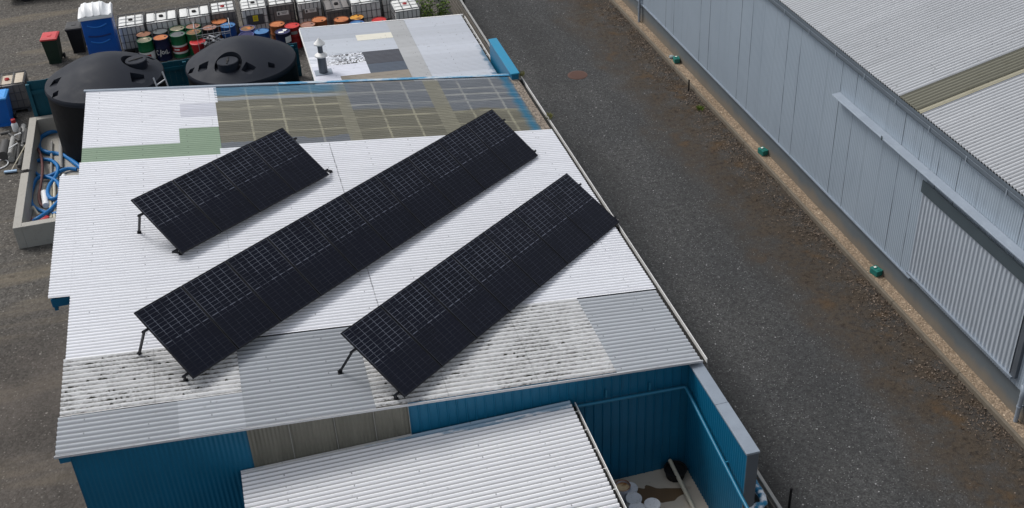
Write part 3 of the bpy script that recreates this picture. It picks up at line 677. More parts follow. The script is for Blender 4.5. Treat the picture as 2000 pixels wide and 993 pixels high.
# sliding door
htop = atX(1640, 190, XW-.2)
zr0 = atX(1812, 360, XW-.03).z; zd1 = atX(1812, 379, XW-.06).z
dr = MB()
door = corr_wall('sliding_door', (XW-.08, d0.y, 0), (XW-.08, d1.y+.12, 0), d0.z-.02, lambda p: zr0+.05, .145, .02, MT['door'], wh, (-1, 0, 0), lambda w_: max(-.7, min(1, 1.6*math.cos(2*math.pi*w_))), 12)
b = MB(); b.bar((XW-.11, d0.y+.03, d0.z-.03), (XW-.11, d1.y, d0.z-.03), .07, .06); b.build('bottom_rail', MT['grey_flash'], door).location = -Vector(wh.location)
b = MB(); b.box((XW-.115, (d0.y+d1.y)/2-4, zd1+.13), (.03, d0.y-d1.y+8.1, .32)); b.build('door_head', MT['recess'], wh, world=True)
b = MB(); b.box((XW-.05, d1.y, (d0.z+zr0)/2), (.1, .16, zr0-d0.z)); b.build('door_post', MT['grey_dark'], wh, world=True)
# track hood
h0 = atX(1640, 183, XW-.02); zb = atX(1812, 352, XW-.28).z
zt_ = atX(1770, 292, XW-.02).z
b = MB(); y0, y1 = h0.y, 5
b.prism([(XW-.02, y0, zt_), (XW-.25, y0, zt_-.02), (XW-.26, y0, zt_-.04), (XW-.26, y0, zb), (XW-.22, y0, zb), (XW-.02, y0, zb+.02)], (0, y1-y0, 0)); b.build('door_track_hood', MT['hood'], wh, world=True)
b = MB()
b.box((XW-.262, y0-2.6, (zt_+zb)/2), (.006, .06, .12)); b.build('hood_latch', MT['recess'], wh, world=True)
# eave gutter
ge = empty('x', (0, 0, 0)); bpy.data.objects.remove(ge)
b = MB(); X0 = XW-.16
b.prism([(X0+.14, 80, ze-.02), (X0+.13, 80, ze-.15), (X0+.03, 80, ze-.17), (X0, 80, ze-.12), (X0-.01, 80, ze-.02), (X0+.005, 80, ze-.02), (X0+.015, 80, ze-.11), (X0+.04, 80, ze-.15), (X0+.115, 80, ze-.14), (X0+.125, 80, ze-.02)], (0, -75, 0))
b.build('eave_gutter', simple('dull_gutter', S(112, 122, 132), .5, metal=.2, var=.15), wh, world=True)
gb = None
for i in range(24):
    if gb is None:
        b = MB(); b.box((0, 0, 0), (.01, .035, .2)); gb = b.build('gutter_bracket', MT['hood'], wh); o = gb
    else: o = gb.copy(); C.objects.link(o); o.parent = wh
    o.location = Vector((X0-.018, 45-i*1.5, ze-.1))-Vector(wh.location)
# roof
g0 = atX(1757, 192, XW-.06); g1 = atX(1800, 222, XW-.06)
gs0, gs1 = g0.y, g1.y
wz = lambda x: ze+.03+.235*(x-(XW-.06))
def wr(name, y0, y1, mat, dz=0, label=None):
    o = corr_patch(name, XW-.06, 27, 0, 1, (.112), .022, mat, wh, dz, zf=wz, yf=lambda x, v: y0+v*(y1-y0), span=(y1-y0), seg=6, nx=14)
    return tag(o, label) if label else o
wr('roof', gs0, 62, MT['wroof']); wr('roof', 6, gs1, MT['wroof'], .003)
gm = gs1+(gs0-gs1)*.2
wr('roof_skylight', gm, gs0, MT['wsky'], -.004, 'olive translucent skylight strip'); wr('roof_skylight', gs1, gm, MT['wsky_pale'], .004, 'pale yellowed edge sheet of skylight strip')
b = MB(); b.box((27, 34, (wz(27))/2-.1), (.1, 56, wz(27)-.2)); b.build('back_wall', MT['clad'], wh, world=True)
b = MB(); b.prism([(XW, 62, 0), (27, 62, 0), (27, 62, wz(27)-.06), (XW, 62, ze-.06)], (0, .1, 0)); b.build('gable_wall', MT['clad'], wh, world=True)
# wall downpipes
def downpipe(y, ztop, lab, sq=True):
    e = empty('downpipe', (XW-.09, y, .09), 0, lab, 'downpipe'); 
    b = MB(); b.cyl((0, 0, 0), (0, 0, ztop), .05, n=14); b.build('pipe', MT['hood'], e, smooth=True)
    b = MB(); b.cyl((0, 0, ztop*.55), (0, 0, ztop*.55+.04), .062, n=14); b.box((.05, 0, ztop*.55+.02), (.1, .03, .03)); b.build('bracket', MT['hood'], e)
    b = MB(); b.tube([(0, 0, ztop-.02), (0, 0, ztop+.08), (.02, .03, ztop+.16), (.05, .1, ztop+.2)], .056, 12); b.build('elbow', MT['hood'], e, smooth=True)
p = atZ(1247, 43, .09); downpipe(p.y, 1.05, 'pale grey downpipe on the warehouse plinth at the far top edge')
p = atZ(1987, 822, .09); downpipe(p.y, .75, 'pale grey downpipe by the sliding warehouse door at the right edge')
# bait boxes
labs = ['small green bait box on gravel strip beside a grey stone, farthest up the lane', 'small green bait box on gravel strip, middle of the three', 'small green bait box on gravel strip nearest the sliding door']
for (px, py), lb in zip(((1324, 117), (1495, 296), (1723, 529)), labs):
    p = atZ(px, py+4, .092); e = empty('bait_box', (min(p.x, 15.33), p.y, .092), R(random.uniform(-12, 12)), lb, 'bait box', 'bait boxes along the warehouse wall')
    b = MB(); b.box((0, 0, .08), (.2, .28, .15)); b.build('body', MT['baitbox'], e, bevel=.018)
    b = MB(); b.box((0, 0, .165), (.21, .29, .022)); b.box((0, .06, .182), (.12, .1, .02)); b.box((0, -.07, .18), (.14, .06, .016)); b.build('lid', MT['baitbox'], e, bevel=.008)
    b = MB(); b.box((.0, .06, .194), (.07, .06, .004)); b.build('sticker', MT['label'], e)
p = atZ(1316, 113, .092); b = MB(); b.lathe([(.05, 0), (.11, .03), (.09, .09), (.03, .11)], n=9)
o = b.build('stone', simple('pale_stone', S(142, 152, 154), .8)); o.location = (min(p.x, 15.3), p.y, .09); tag(o, 'pale grey stone next to the farthest green bait box', 'stone')

# ------------------------------------------------------------------ lane fences and stakes
def board_fence(y0, y1, x, h, lab):
    e = empty('timber_fence', (x, (y0+y1)/2, 0), 0, lab, 'fence')
    b = MB(); n = int(h/.21)
    for i in range(n): b.box((x+random.uniform(-.012, .012), (y0+y1)/2, .12+i*.21), (.025, y1-y0, .165))
    b.build('boards', MT['timber'], e, world=True)
    b = MB(); b.box((x, (y0+y1)/2, h+.03), (.07, y1-y0, .035)); b.build('top_rail', MT['pvc'], e, world=True)
    n = int((y1-y0)/2.4)+1
    for i in range(n):
        b = MB(); b.box((x+.06, y0+.1+i*(y1-y0-.2)/max(1, n-1), (h-.02)/2), (.09, .09, h-.02)); b.build('post', MT['timber'], e, world=True)
board_fence(36.0, 62, 8.72, 1.2, 'weathered horizontal board fence along the far end of the lane')
board_fence(8, 15.9, 8.72, 1.02, 'grey horizontal board fence beside the lane below the courtyard wall')
for (px, py), lb, hh in (((907, 18), 'short black stake at the lane edge beside the far board fence', .75), ((1345, 178), 'short black stake against the timber kerb', .4), ((1541, 992), 'short black stake on the lane by the near board fence', .55)):
    p = atZ(px, py, .004); b = MB(); b.cyl((0, 0, 0), (0, 0, hh), .028, n=8); b.cyl((0, 0, hh), (0, 0, hh+.03), .034, .02, n=8)
    o = b.build('marker_stake', MT['rubber']); o.location = (min(p.x, 14.98), p.y, .004); tag(o, lb, 'stake', 'black stakes along the lane')

# ------------------------------------------------------------------ solar arrays
PWD, PLN = 1.205, 1.781
MT['cells'] = panel_glass(PWD-.012, PLN)
def solar(loc, yaw, pitch, tilt, n, lab, dz, fr_px, ff_px):
    u = Vector((math.cos(yaw)*math.cos(pitch), math.sin(yaw)*math.cos(pitch), math.sin(pitch)))
    h = Vector((0, 0, 1)).cross(u).normalized(); nn = u.cross(h); v = -(math.cos(tilt)*h) - math.sin(tilt)*nn; nr = u.cross(-v).normalized()
    e = empty('solar_array', (0, 0, 0), 0, lab, 'solar array', 'tilted solar arrays on the workshop roof')
    M4 = Matrix((u, -v, nr)).transposed().to_4x4(); M4.translation = Vector(loc)+Vector((0, 0, dz)); e.matrix_world = M4
    # panel: x along the row, y negative down the slope, z out of the glass
    first = None
    for i in range(n):
        if solar.proto is None:
            W_, L_, t = PWD-.02, PLN, .034
            g = MB(); g.box((W_/2, -L_/2, -.012), (W_-.03, L_-.03, .018)); pan = g.build('solar_panel', MT['cells'], e)
            f = MB()
            f.box((W_/2, -.009, -t/2+.004), (W_, .018, t)); f.box((W_/2, -L_+.009, -t/2+.004), (W_, .018, t))
            f.box((.009, -L_/2, -t/2+.0045), (.018, L_-.036, t)); f.box((W_-.009, -L_/2, -t/2+.0045), (.018, L_-.036, t))
            fr = f.build('frame', MT['black'], pan)
            solar.proto = pan
        else:
            pan = solar.proto.copy(); C.objects.link(pan); pan.parent = e
            fr = solar.fr.copy(); C.objects.link(fr); fr.parent = pan
        solar.fr = fr; pan.location = (i*PWD, 0, random.uniform(-.002, .002))
    W_ = n*PWD
    for vy in (.42, 1.62):
        b = MB(); b.box((W_/2, -vy, -.062), (W_+.24, .045, .05)); b.build('rail', MT['black'], e)
    inv = M4.inverted(); nl = max(2, round(n/2)+1)
    for i in range(nl):
        x = -.07+i*(W_+.14)/(nl-1)
        for vy, nm in ((.42, 'rear_leg'), (1.62, 'front_foot')):
            if nm == 'front_foot' and 0 < i < nl-1: vy = 1.3
            top = M4 @ Vector((x, -vy, -.075))
            foot = top.copy(); 
            ref = M4 @ Vector((-.07, -(.42 if nm == 'rear_leg' else 1.62), -.075)); q = rv(*(fr_px if nm == 'rear_leg' else ff_px))
            off = Vector((q[0], YV(*q), 0))-ref; off.z = 0
            if off.length > .5: off *= .5/off.length
            foot += off
            foot.z = RZ(foot.x)+.02
            foot.x = min(foot.x, 8.0)
            b = MB(); b.bar(inv @ top, inv @ foot, .05, .035)
            d = (foot-top).normalized(); b.bar(inv @ (foot-d*.05), inv @ (foot), .075, .06)
            b.bar(inv @ top, inv @ (top-(top-M4 @ Vector((x+.1 if i == 0 else x-.1, -vy, -.05)))), .04, .04)
            b.build(nm, MT['black'], e)
            b = MB(); b.box(inv @ (foot+Vector((0, 0, -.005))), (.09, .13, .014), inv.to_3x3()); b.build('foot_plate', MT['black'], e)
    return e
solar.proto = None; solar.fr = None
solar((-2.967, 24.441, 4.898), R(38.98), R(-3.99), R(30.03), 4, 'short row of four black solar panels on the left of the roof', -.0, (271, 454), (353, 496))
solar((-2.887, 19.74, 5.027), R(40.02), R(-4.40), R(32.65), 10, 'longest middle row of ten black solar panels', .0, (268, 691), (363, 744))
solar((.932, 18.32, 4.608), R(41.07), R(-4.75), R(30.54), 7, 'row of seven black solar panels nearest the lane side gutter', .02, (664, 728), (774, 780))

# ------------------------------------------------------------------ water tanks
def boolean_cut(o, cutters):
    for c in cutters:
        md = o.modifiers.new('b', 'BOOLEAN'); md.operation = 'DIFFERENCE'; md.object = c; md.solver = 'EXACT'
    bpy.context.view_layer.update(); dg = bpy.context.evaluated_depsgraph_get()
    me = bpy.data.meshes.new_from_object(o.evaluated_get(dg)); o.modifiers.clear(); o.data = me
    for c in cutters: bpy.data.objects.remove(c)
    for p in me.polygons: p.use_smooth = True
    me.set_sharp_from_angle(angle=R(32))
def tank(x, y, rad, zr, ztop, lid, notches, lab, lrot=0):
    e = empty('water_tank', (x, y, 0), 0, lab, 'water tank', 'black water tanks behind the workshop')
    b = MB(); b.lathe([(rad*.985, 0), (rad*.99, .5), (rad*.985, zr-.12)], n=72); b.build('tank_wall', MT['poly_shaded'], e, smooth=True)
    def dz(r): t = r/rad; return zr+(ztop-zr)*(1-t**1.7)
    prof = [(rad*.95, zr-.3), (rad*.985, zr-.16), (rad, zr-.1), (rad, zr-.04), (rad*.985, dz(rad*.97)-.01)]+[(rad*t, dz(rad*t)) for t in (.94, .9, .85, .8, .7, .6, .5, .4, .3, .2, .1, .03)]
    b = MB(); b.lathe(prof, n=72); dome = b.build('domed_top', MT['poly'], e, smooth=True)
    cut = []
    lx, ly = lid; lr = math.hypot(lx, ly); zl = dz(lr)
    k_ = MB(); k_.cyl((lx+x, ly+y, zl-.2), (lx+x, ly+y, zl+1), .45, n=40); cut.append(k_.build('c', MT['poly']))
    for a, rr, s in notches:
        a = R(a); px, py = rr*rad*math.cos(a), rr*rad*math.sin(a); zz = dz(rr*rad)
        k_ = MB(); k_.box((px+x, py+y, zz+.38), (s, s, 1.0), Matrix.Rotation(a+R(45), 3, 'Z')); cut.append(k_.build('c', MT['poly']))
    boolean_cut(dome, cut)
    b = MB(); b.lathe([(.33, zl-.22), (.345, zl+.06), (.325, zl+.08)], (lx, ly, 0), n=36); ld = b.build('lid', MT['poly'], e, smooth=True)
    b = MB(); q = Matrix.Rotation(R(20+lrot), 3, 'Z'); b.box((lx, ly, zl+.09), (.48, .035, .024), q); b.box((lx, ly, zl+.094), (.12, .07, .026), q); b.build('handle_bar', MT['rubber'], ld)
tank(-4.34, 37.35, 1.9, 2.36, 3.1, (1.1, -.12), [(-168, .80, .34), (-148, .92, .2), (-42, .78, .40), (-78, .95, .16), (24, .87, .22)], 'black domed plastic water tank on the left with a ladder leaning against it')
tank(.06, 36.95, 1.82, 2.4, 3.16, (-.42, -1.0), [(-152, .76, .34), (-166, .92, .2), (-82, .74, .34), (-52, .82, .2)], 'black domed plastic water tank on the right with no ladder', 60)
# ladder
e = empty('ladder', (-2.3, 34.7, 0), 0, 'aluminium ladder leaning on the left water tank', 'ladder')
tl, tr = atZ(299.5, 152, 2.75), atZ(317, 140, 2.75); bl = tl+Vector((.55, -1.75, -2.75)); br = tr+Vector((.55, -1.75, -2.75))
for a, c in ((tl, bl), (tr, br)):
    b = MB(); b.bar(a, c, .035, .08); b.build('rail', MT['alu'], e, world=True)
for i in range(9):
    t = .08+i*.11; b = MB(); b.bar(tl+(bl-tl)*t, tr+(br-tr)*t, .04, .035); b.build('rung', MT['alu'], e, world=True)

# ------------------------------------------------------------------ teal fences
def teal_fence(x0, x1, y, h, lab, post=None):
    e = empty('timber_fence', ((x0+x1)/2, y, 0), 0, lab, 'fence')
    b = MB(); n = int((x1-x0)/.2)
    for i in range(n): b.box((x0+(i+.5)*(x1-x0)/n, y+.03, h/2), ((x1-x0)/n-.002, .022, h+random.uniform(-.02, .02)))
    b.build('palings', MT['teal'], e, world=True)
    for z in (h*.25, h*.8): b = MB(); b.box(((x0+x1)/2, y-.02, z), (x1-x0, .06, .13)); b.build('rail', MT['teal'], e, world=True)
    for px in post or (): b = MB(); b.box((px, y-.03, h*.48), (.12, .12, h*.96)); b.build('post', MT['teal'], e, world=True)
teal_fence(-7.0, -2.9, 38.9, 1.95, 'teal timber paling fence with rails left of the left water tank', (-7.0,))
teal_fence(-2.88, 2.15, 40.3, 1.32, 'teal timber fence visible between the two water tanks', (-1.9, -.3, 1.95))

# ------------------------------------------------------------------ portable toilet
e = empty('portable_toilet', (-4.83, 43.95, 0), R(0), 'blue portable toilet with white ribbed roof', 'portable toilet')
b = MB(); b.box((0, 0, 1.05), (1.1, 1.06, 2.06)); b.build('cabin', MT['loo'], e, bevel=.05, smooth=True)
b = MB(); b.box((0, 0, .06), (1.2, 1.16, .12)); b.build('base', MT['rubber'], e, bevel=.02)
def arc(x0, x1, z, sag, n=12): return [(x0+(x1-x0)*i/n, -.535, z-sag*math.sin(math.pi*i/n)) for i in range(n+1)]
for z, mm in ((1.86, 'loo_lt'), (1.24, 'loo_lt')):
    b = MB(); b.tube(arc(-.36, .34, z, .1), .028, 8); b.build('moulded_ridge', MT[mm], e, smooth=True)
b = MB(); b.tube(arc(-.4, .42, 1.45, .05), .03, 8); b.build('moulded_groove', simple('blue_plastic_shadow', S(4, 44, 108), .5), e, smooth=True)
b = MB(); b.box((.552, .0, 1.1), (.012, .75, 1.75)); dd = b.build('door', MT['loo'], e); b = MB(); b.box((.565, -.28, 1.25), (.02, .1, .2)); b.build('latch', MT['loo_lt'], dd)
rows = []
for i in range(25):
    x = -.60+1.20*i/24; row = []
    for j in range(15):
        y = -.57+1.14*j/14; t = abs(2*j/14-1); hh = .26*(1-t**2.4)+.02
        if x > .30: hh = hh*max(.12, 1-(x-.30)/.2) if x < .5 else .05+.12*(1-t**2)
        if x < -.45: hh *= max(0.15, (x+.60)/.15)
        if any(abs(x-c) < .035 for c in (-.33, -.05, .2)): hh += .03
        row.append((x, y, 2.2+hh))
    rows.append(row)
b = MB(); b.grid(rows); b.build('roof', MT['white_pl'], e, smooth=True, angle=35)
b = MB(); b.box((0, 0, 2.14), (1.22, 1.16, .13)); b.build('roof_rim', MT['white_pl'], e, bevel=.02)

# ------------------------------------------------------------------ wheelie bins
def wheelie(x, y, rz, body, lid, lab, s=1.0):
    e = empty('wheelie_bin', (x, y, 0), rz, lab, 'wheelie bin', 'wheelie bins in the yard'); e.scale = (s, s, s)
    b = MB(); vs = []
    for z, wx, wy in ((.06, .22, .25), (.55, .255, .3), (.95, .28, .34), (.95, .30, .36), (1.0, .30, .36)): vs.append([(-wx, -wy, z), (wx, -wy, z), (wx, wy, z), (-wx, wy, z)])
    b.grid([r+[r[0]] for r in vs]); b.add(vs[0], [(0, 1, 2, 3)]); b.build('body', body, e)
    b = MB(); lidp = [(-.31, -.38, 1.0), (.31, -.38, 1.0), (.31, .36, 1.0), (-.31, .36, 1.0)]
    b.grid([[p for p in lidp]+[lidp[0]], [(p[0], p[1], 1.05) for p in lidp]+[(lidp[0][0], lidp[0][1], 1.05)], [(p[0]*.8, p[1]*.8, 1.09) for p in lidp]+[(lidp[0][0]*.8, lidp[0][1]*.8, 1.09)]])
    b.add([(p[0]*.8, p[1]*.8, 1.09) for p in lidp], [(0, 1, 2, 3)]); b.box((0, -.05, 1.095), (.14, .2, .02)); b.build('lid', lid, e)
    b = MB(); b.bar((-.24, .4, 1.0), (.24, .4, 1.0), .035); b.bar((-.24, .34, .97), (-.24, .41, 1.0), .035); b.bar((.24, .34, .97), (.24, .41, 1.0), .035); b.build('handle', body, e)
    for sx in (-1, 1): b = MB(); b.cyl((sx*.24, .27, .1), (sx*.30, .27, .1), .1, n=18); b.build('wheel', MT['rubber'], e, smooth=True)
    b = MB(); b.box((0, -.2, .04), (.46, .14, .08)); b.build('foot', body, e)
p = atZ(110, 126, 0); wheelie(p.x, p.y+.33, R(-6), MT['green_dk'], MT['redlid'], 'dark green wheelie bin with faded red lid standing in the yard')
p = atZ(157, 102, 0); wheelie(p.x, p.y+.2, R(-4), MT['rubber'], simple('dusty_black_lid', S(62, 62, 64), .6), 'black wheelie bin beside the blue portable toilet')
wheelie(-8.28, 40.2, R(-3), MT['binblue'], MT['binblue_lt'], 'bright blue wheelie bin at the left edge of the yard', 1.05)

# ------------------------------------------------------------------ intermediate bulk containers
def ibc(x, y, wd, lab, body='ibc_white', top='ibc_white', cap='black', pads=True, hh=1.16, plate=None, empty_cage=False, rz=0, dense=True):
    dp_ = 1.0 if wd > 1.1 else 1.15
    e = empty('bulk_container', (x, y+dp_/2, 0), rz, lab, 'bulk container', 'caged bulk containers in the yard')
    b = MB()
    for i in (-1, 0, 1): b.box((i*(wd/2-.07), 0, .06), (.12, dp_, .12))
    b.box((0, 0, .135), (wd, dp_, .03)); b.build('pallet', MT['cage'], e)
    if not empty_cage:
        b = MB(); b.box((0, 0, (.16+hh-.06)/2), (wd-.05, dp_-.05, hh-.06-.16)); bo = b.build('bottle', MT[body], e, bevel=.06, smooth=True)
        b = MB()
        if pads:
            for i in (-1, 1): b.box((i*wd*.34, 0, hh-.045), (wd*.24, dp_*.86, .06))
            b.box((0, 0, hh-.06), (wd*.36, dp_*.8, .04))
        else:
            for i in (-1, 0, 1): b.box((0, i*dp_*.3, hh-.05), (wd*.86, dp_*.22, .06))
        b.build('top_pad', MT[top], e, bevel=.022, smooth=True)
        cc = {'black': 'rubber', 'red': 'red'}[cap]
        b = MB(); b.lathe([(.085, hh-.05), (.085, hh+.01), (.07, hh+.02)], n=18); b.box((0, 0, hh+.025), (.13, .025, .02)); b.build('filler_cap', MT[cc], e)
    b = MB(); hx, hy = wd/2, dp_/2; r_ = .011
    nv = 6
    for sx in range(nv+1):
        X = -hx+wd*sx/nv
        for Y in (-hy, hy): b.cyl((X, Y, .14), (X, Y, hh-.08 if 0 < sx < nv else hh), r_, n=6, caps=False)
    for sy in range(1, nv):
        Y = -hy+dp_*sy/nv
        for X in (-hx, hx): b.cyl((X, Y, .14), (X, Y, hh-.08), r_, n=6, caps=False)
    for z in (.2, .48, .78, hh-.08):
        b.tube([(-hx, -hy, z), (hx, -hy, z), (hx, hy, z), (-hx, hy, z)], r_, 6, closed=True)
    b.tube([(-hx, -hy, hh), (hx, -hy, hh), (hx, hy, hh), (-hx, hy, hh)], r_*1.5, 6, closed=True)
    if not empty_cage:
        for X in (-wd*.17, wd*.17): b.bar((X, -hy, hh+.0), (X, hy, hh+.0), .03, .012)
    b.build('cage', MT['cage'], e, smooth=True)
    if plate:
        b = MB(); b.box((0, -hy-.016, .66), (wd*.62, .006, .42)); pl = b.build('plate', MT['cage' if plate != 'white' else 'ibc_grey'], e)
        if plate == 'yellow':
            b = MB(); b.box((0, -hy-.022, .72), (.2, .005, .24)); b.build('card', MT['yellow'], pl)
            b = MB(); [b.box((0, -hy-.027, .78-i*.05), (.13, .003, .012)) for i in range(3)]; b.build('print', MT['ink'], pl)
        else:
            b = MB(); b.box((.02, -hy-.022, .78), (.46, .005, .17)); lb = b.build('sign', MT['label'], pl)
            b = MB(); b.box((-.14, -hy-.027, .77), (.07, .003, .1)); [b.box((.08, -hy-.027, .82-i*.035), (.24-.04*i, .003, .012)) for i in range(3)]; b.build('print', MT['ink'], pl)
    return e
YI = 44.72
ibc(-3.78, YI, 1.0, 'bulk container nearest the blue portable toilet with dusty grey stained top', pads=False)
ibc(-2.62, YI+.05, 1.2, 'white bulk container with black cap and a dark rag, behind the C/OIL drum')
ibc(-1.36, YI+.05, 1.2, 'white bulk container with oval black cap behind two green drums')
ibc(-.25, YI+.06, .98, 'bulk container with grey lower half and red cap behind the orange drum', 'ibc_grey', cap='red', pads=False)
ibc(.93, YI, 1.02, 'white bulk container with a yellow card on its plate', pads=False, plate='yellow')
ibc(1.99, YI, 1.0, 'dark grey bulk container with red cap and a white sign', 'ibc_grey', cap='red', pads=False, plate='white')
ibc(3.08, YI-.15, .96, 'bulk container with long white label on grey plate behind rusty drums', pads=False, plate='white')
ibc(4.12, YI-1.0+.2, .98, 'empty grey cage bulk container without a lid', 'ibc_grey', hh=.95, cap='black', dense=True, empty_cage=False, top='ibc_grey')
ibc(5.20, YI-1.05, 1.18, 'white bulk container with red cap on a raised white centre, behind the red drum', cap='red')
ibc(6.42, YI-.75, 1.05, 'white bulk container with black cap at the top behind a lower silvery one', pads=False)
ibc(6.62, YI-2.35, 1.02, 'low silvery bulk container with red cap touching the annex roof edge', cap='red', pads=False)
p = atZ(20, 160, 1.1); ibc(-8.05, 40.85, 1.2, 'grimy bulk container with tan top and red cap at the left edge by teal fence', 'ibc_grey', 'ibc_tan', 'red', hh=1.14)

# ------------------------------------------------------------------ drums
def rustmat(name, a, b_, c_=None):
    k = NM(name); v = k.jit(k.obj); n1 = k.noise(4, 5, .65, v); col = k.mix(k.ss(n1, .3, .7), S(*a), S(*b_))
    if c_: col = k.mix(k.ss(k.noise(3, 3, .5, v), .56, .66), col, S(*c_))
    return k.out(col, .7, 0, .3)
TOP = dict(rust=rustmat('rusty_lid', (124, 84, 66), (150, 106, 84), (186, 150, 124)), orange=rustmat('orange_rust_lid', (170, 98, 56), (190, 120, 76), (150, 84, 48)),
           grey=rustmat('dull_grey_lid', (82, 88, 92), (100, 104, 104)), pale=rustmat('pale_puddled_lid', (120, 118, 102), (140, 134, 114), (214, 202, 176)),
           pink=rustmat('faded_rust_lid', (138, 100, 88), (158, 116, 100)), mustard=rustmat('mustard_rust_lid', (186, 124, 40), (210, 156, 62), (120, 78, 36)),
           blue=rustmat('blue_lid', (56, 104, 152), (76, 124, 170)), red=rustmat('red_lid', (176, 40, 40), (194, 58, 54)), brown=rustmat('brown_rust_lid', (104, 80, 58), (128, 96, 66), (196, 112, 56)),
           navy=rustmat('navy_lid', (34, 34, 76), (48, 48, 92)))
BODY = dict(green=simple('green_drum_paint', S(16, 98, 60), .45, var=.15, dirt=.15, dcol=(90, 80, 60)), dark=simple('black_drum_paint', S(34, 34, 38), .5), navy=simple('navy_drum_paint', S(16, 24, 60), .45),
            red=simple('red_drum_paint', S(154, 32, 34), .45, dirt=.2), blue=simple('blue_drum_paint', S(22, 72, 132), .45), rust=simple('rusty_drum_paint', S(150, 88, 50), .7, var=.3, dirt=.4), violet=simple('violet_blue_drum_paint', S(84, 92, 150), .5))
def drum(x, y, top, body, lab, band=None, h=.88, r=.285):
    e = empty('oil_drum', (x, y, 0), R(random.uniform(0, 360)) if not band else 0, lab, 'drum', 'oil drums stacked in the yard')
    q = r; prof = [(q-.01, 0), (q+.006, .008), (q, .02)]
    for c in (.3, .6): prof += [(q, h*c-.03), (q+.012, h*c), (q, h*c+.03)]
    prof += [(q, h-.02), (q+.008, h-.008), (q+.006, h), (q-.012, h), (q-.014, h-.02)]
    b = MB(); b.lathe(prof, n=32); b.build('shell', BODY[body], e, smooth=True)
    b = MB(); b.lathe([(q-.016, h-.03), (q-.016, h-.016)], n=32); ld = b.build('lid', TOP[top], e)
    b = MB(); b.cyl((.17, .04, h-.016), (.17, .04, h-.002), .035, n=12); b.build('bung', MT['rubber'], ld)
    if band: band(e, q, h)
    return e
def strip(e, q, z0, z1, mat, name, a0=0, a1=360, off=.004):
    n = 40; rows = [[], []]
    for i in range(n+1):
        a = R(a0+(a1-a0)*i/n)
        for j, z in enumerate((z0, z1)): rows[j].append(((q+off)*math.cos(a), (q+off)*math.sin(a), z))
    b = MB(); b.grid(rows); return b.build(name, mat, e, smooth=True)
def ribbon(e, q, strokes, a_c, sc_, zc_, wd, mat, off=.012):
    b = MB()
    for st in strokes:
        for (x0, y0), (x1, y1) in zip(st[:-1], st[1:]):
            n = 4; d = Vector((x1-x0, y1-y0)); L_ = d.length or 1; nx_, ny_ = -d.y/L_*wd/2, d.x/L_*wd/2; rows = [[], []]
            for i in range(n+1):
                t = -.06+1.12*i/n
                for j, sg in enumerate((-1, 1)):
                    X = (x0+d.x*t+sg*nx_)*sc_; Z = (y0+d.y*t+sg*ny_)*sc_; a = R(a_c)+X/q
                    rows[j].append(((q+off)*math.cos(a), (q+off)*math.sin(a), zc_+Z))
            b.grid(rows)
    b.build('painted_lettering', mat, e)
def coil(e, q, h):
    Cc = [(.24*math.cos(R(a))-.78, .36*math.sin(R(a))) for a in range(50, 311, 20)]
    Oo = [(.17*math.cos(R(a))+.05, .22*math.sin(R(a))+.02) for a in range(0, 361, 24)]
    ribbon(e, q, [Cc, [(-.40, -.55), (-.22, .45)], Oo, [(.42, -.22), (.42, .22)], [(.64, .38), (.66, -.3), (1.0, -.2)]], -94, .25, .36, .1, MT['label'])
def greenband(e, q, h):
    strip(e, q, .12, .46, MT['label'], 'white_band', off=.0135); strip(e, q, .2, .38, MT['red'], 'red_logo_patch', -118, -62, .0165)
def redband(e, q, h):
    strip(e, q, .18, .52, MT['label'], 'white_band', off=.0135); strip(e, q, .26, .45, MT['red'], 'red_band', off=.0155)
    ribbon(e, q, [[(-.6, 0), (.6, 0)]], -118, .16, .355, .35, MT['label'], .0175)
def navylabel(e, q, h):
    strip(e, q, .5, .74, MT['label'], 'label', -80, -22, .0135); b = MB(); b.box((-.06, -.05, h-.012), (.2, .13, .004)); b.box((.1, .1, h-.012), (.15, .16, .004)); b.build('lid_label', MT['label'], e)
def redlabel(e, q, h): strip(e, q, .62, .74, MT['pvc'], 'label', -110, -60, .0135)
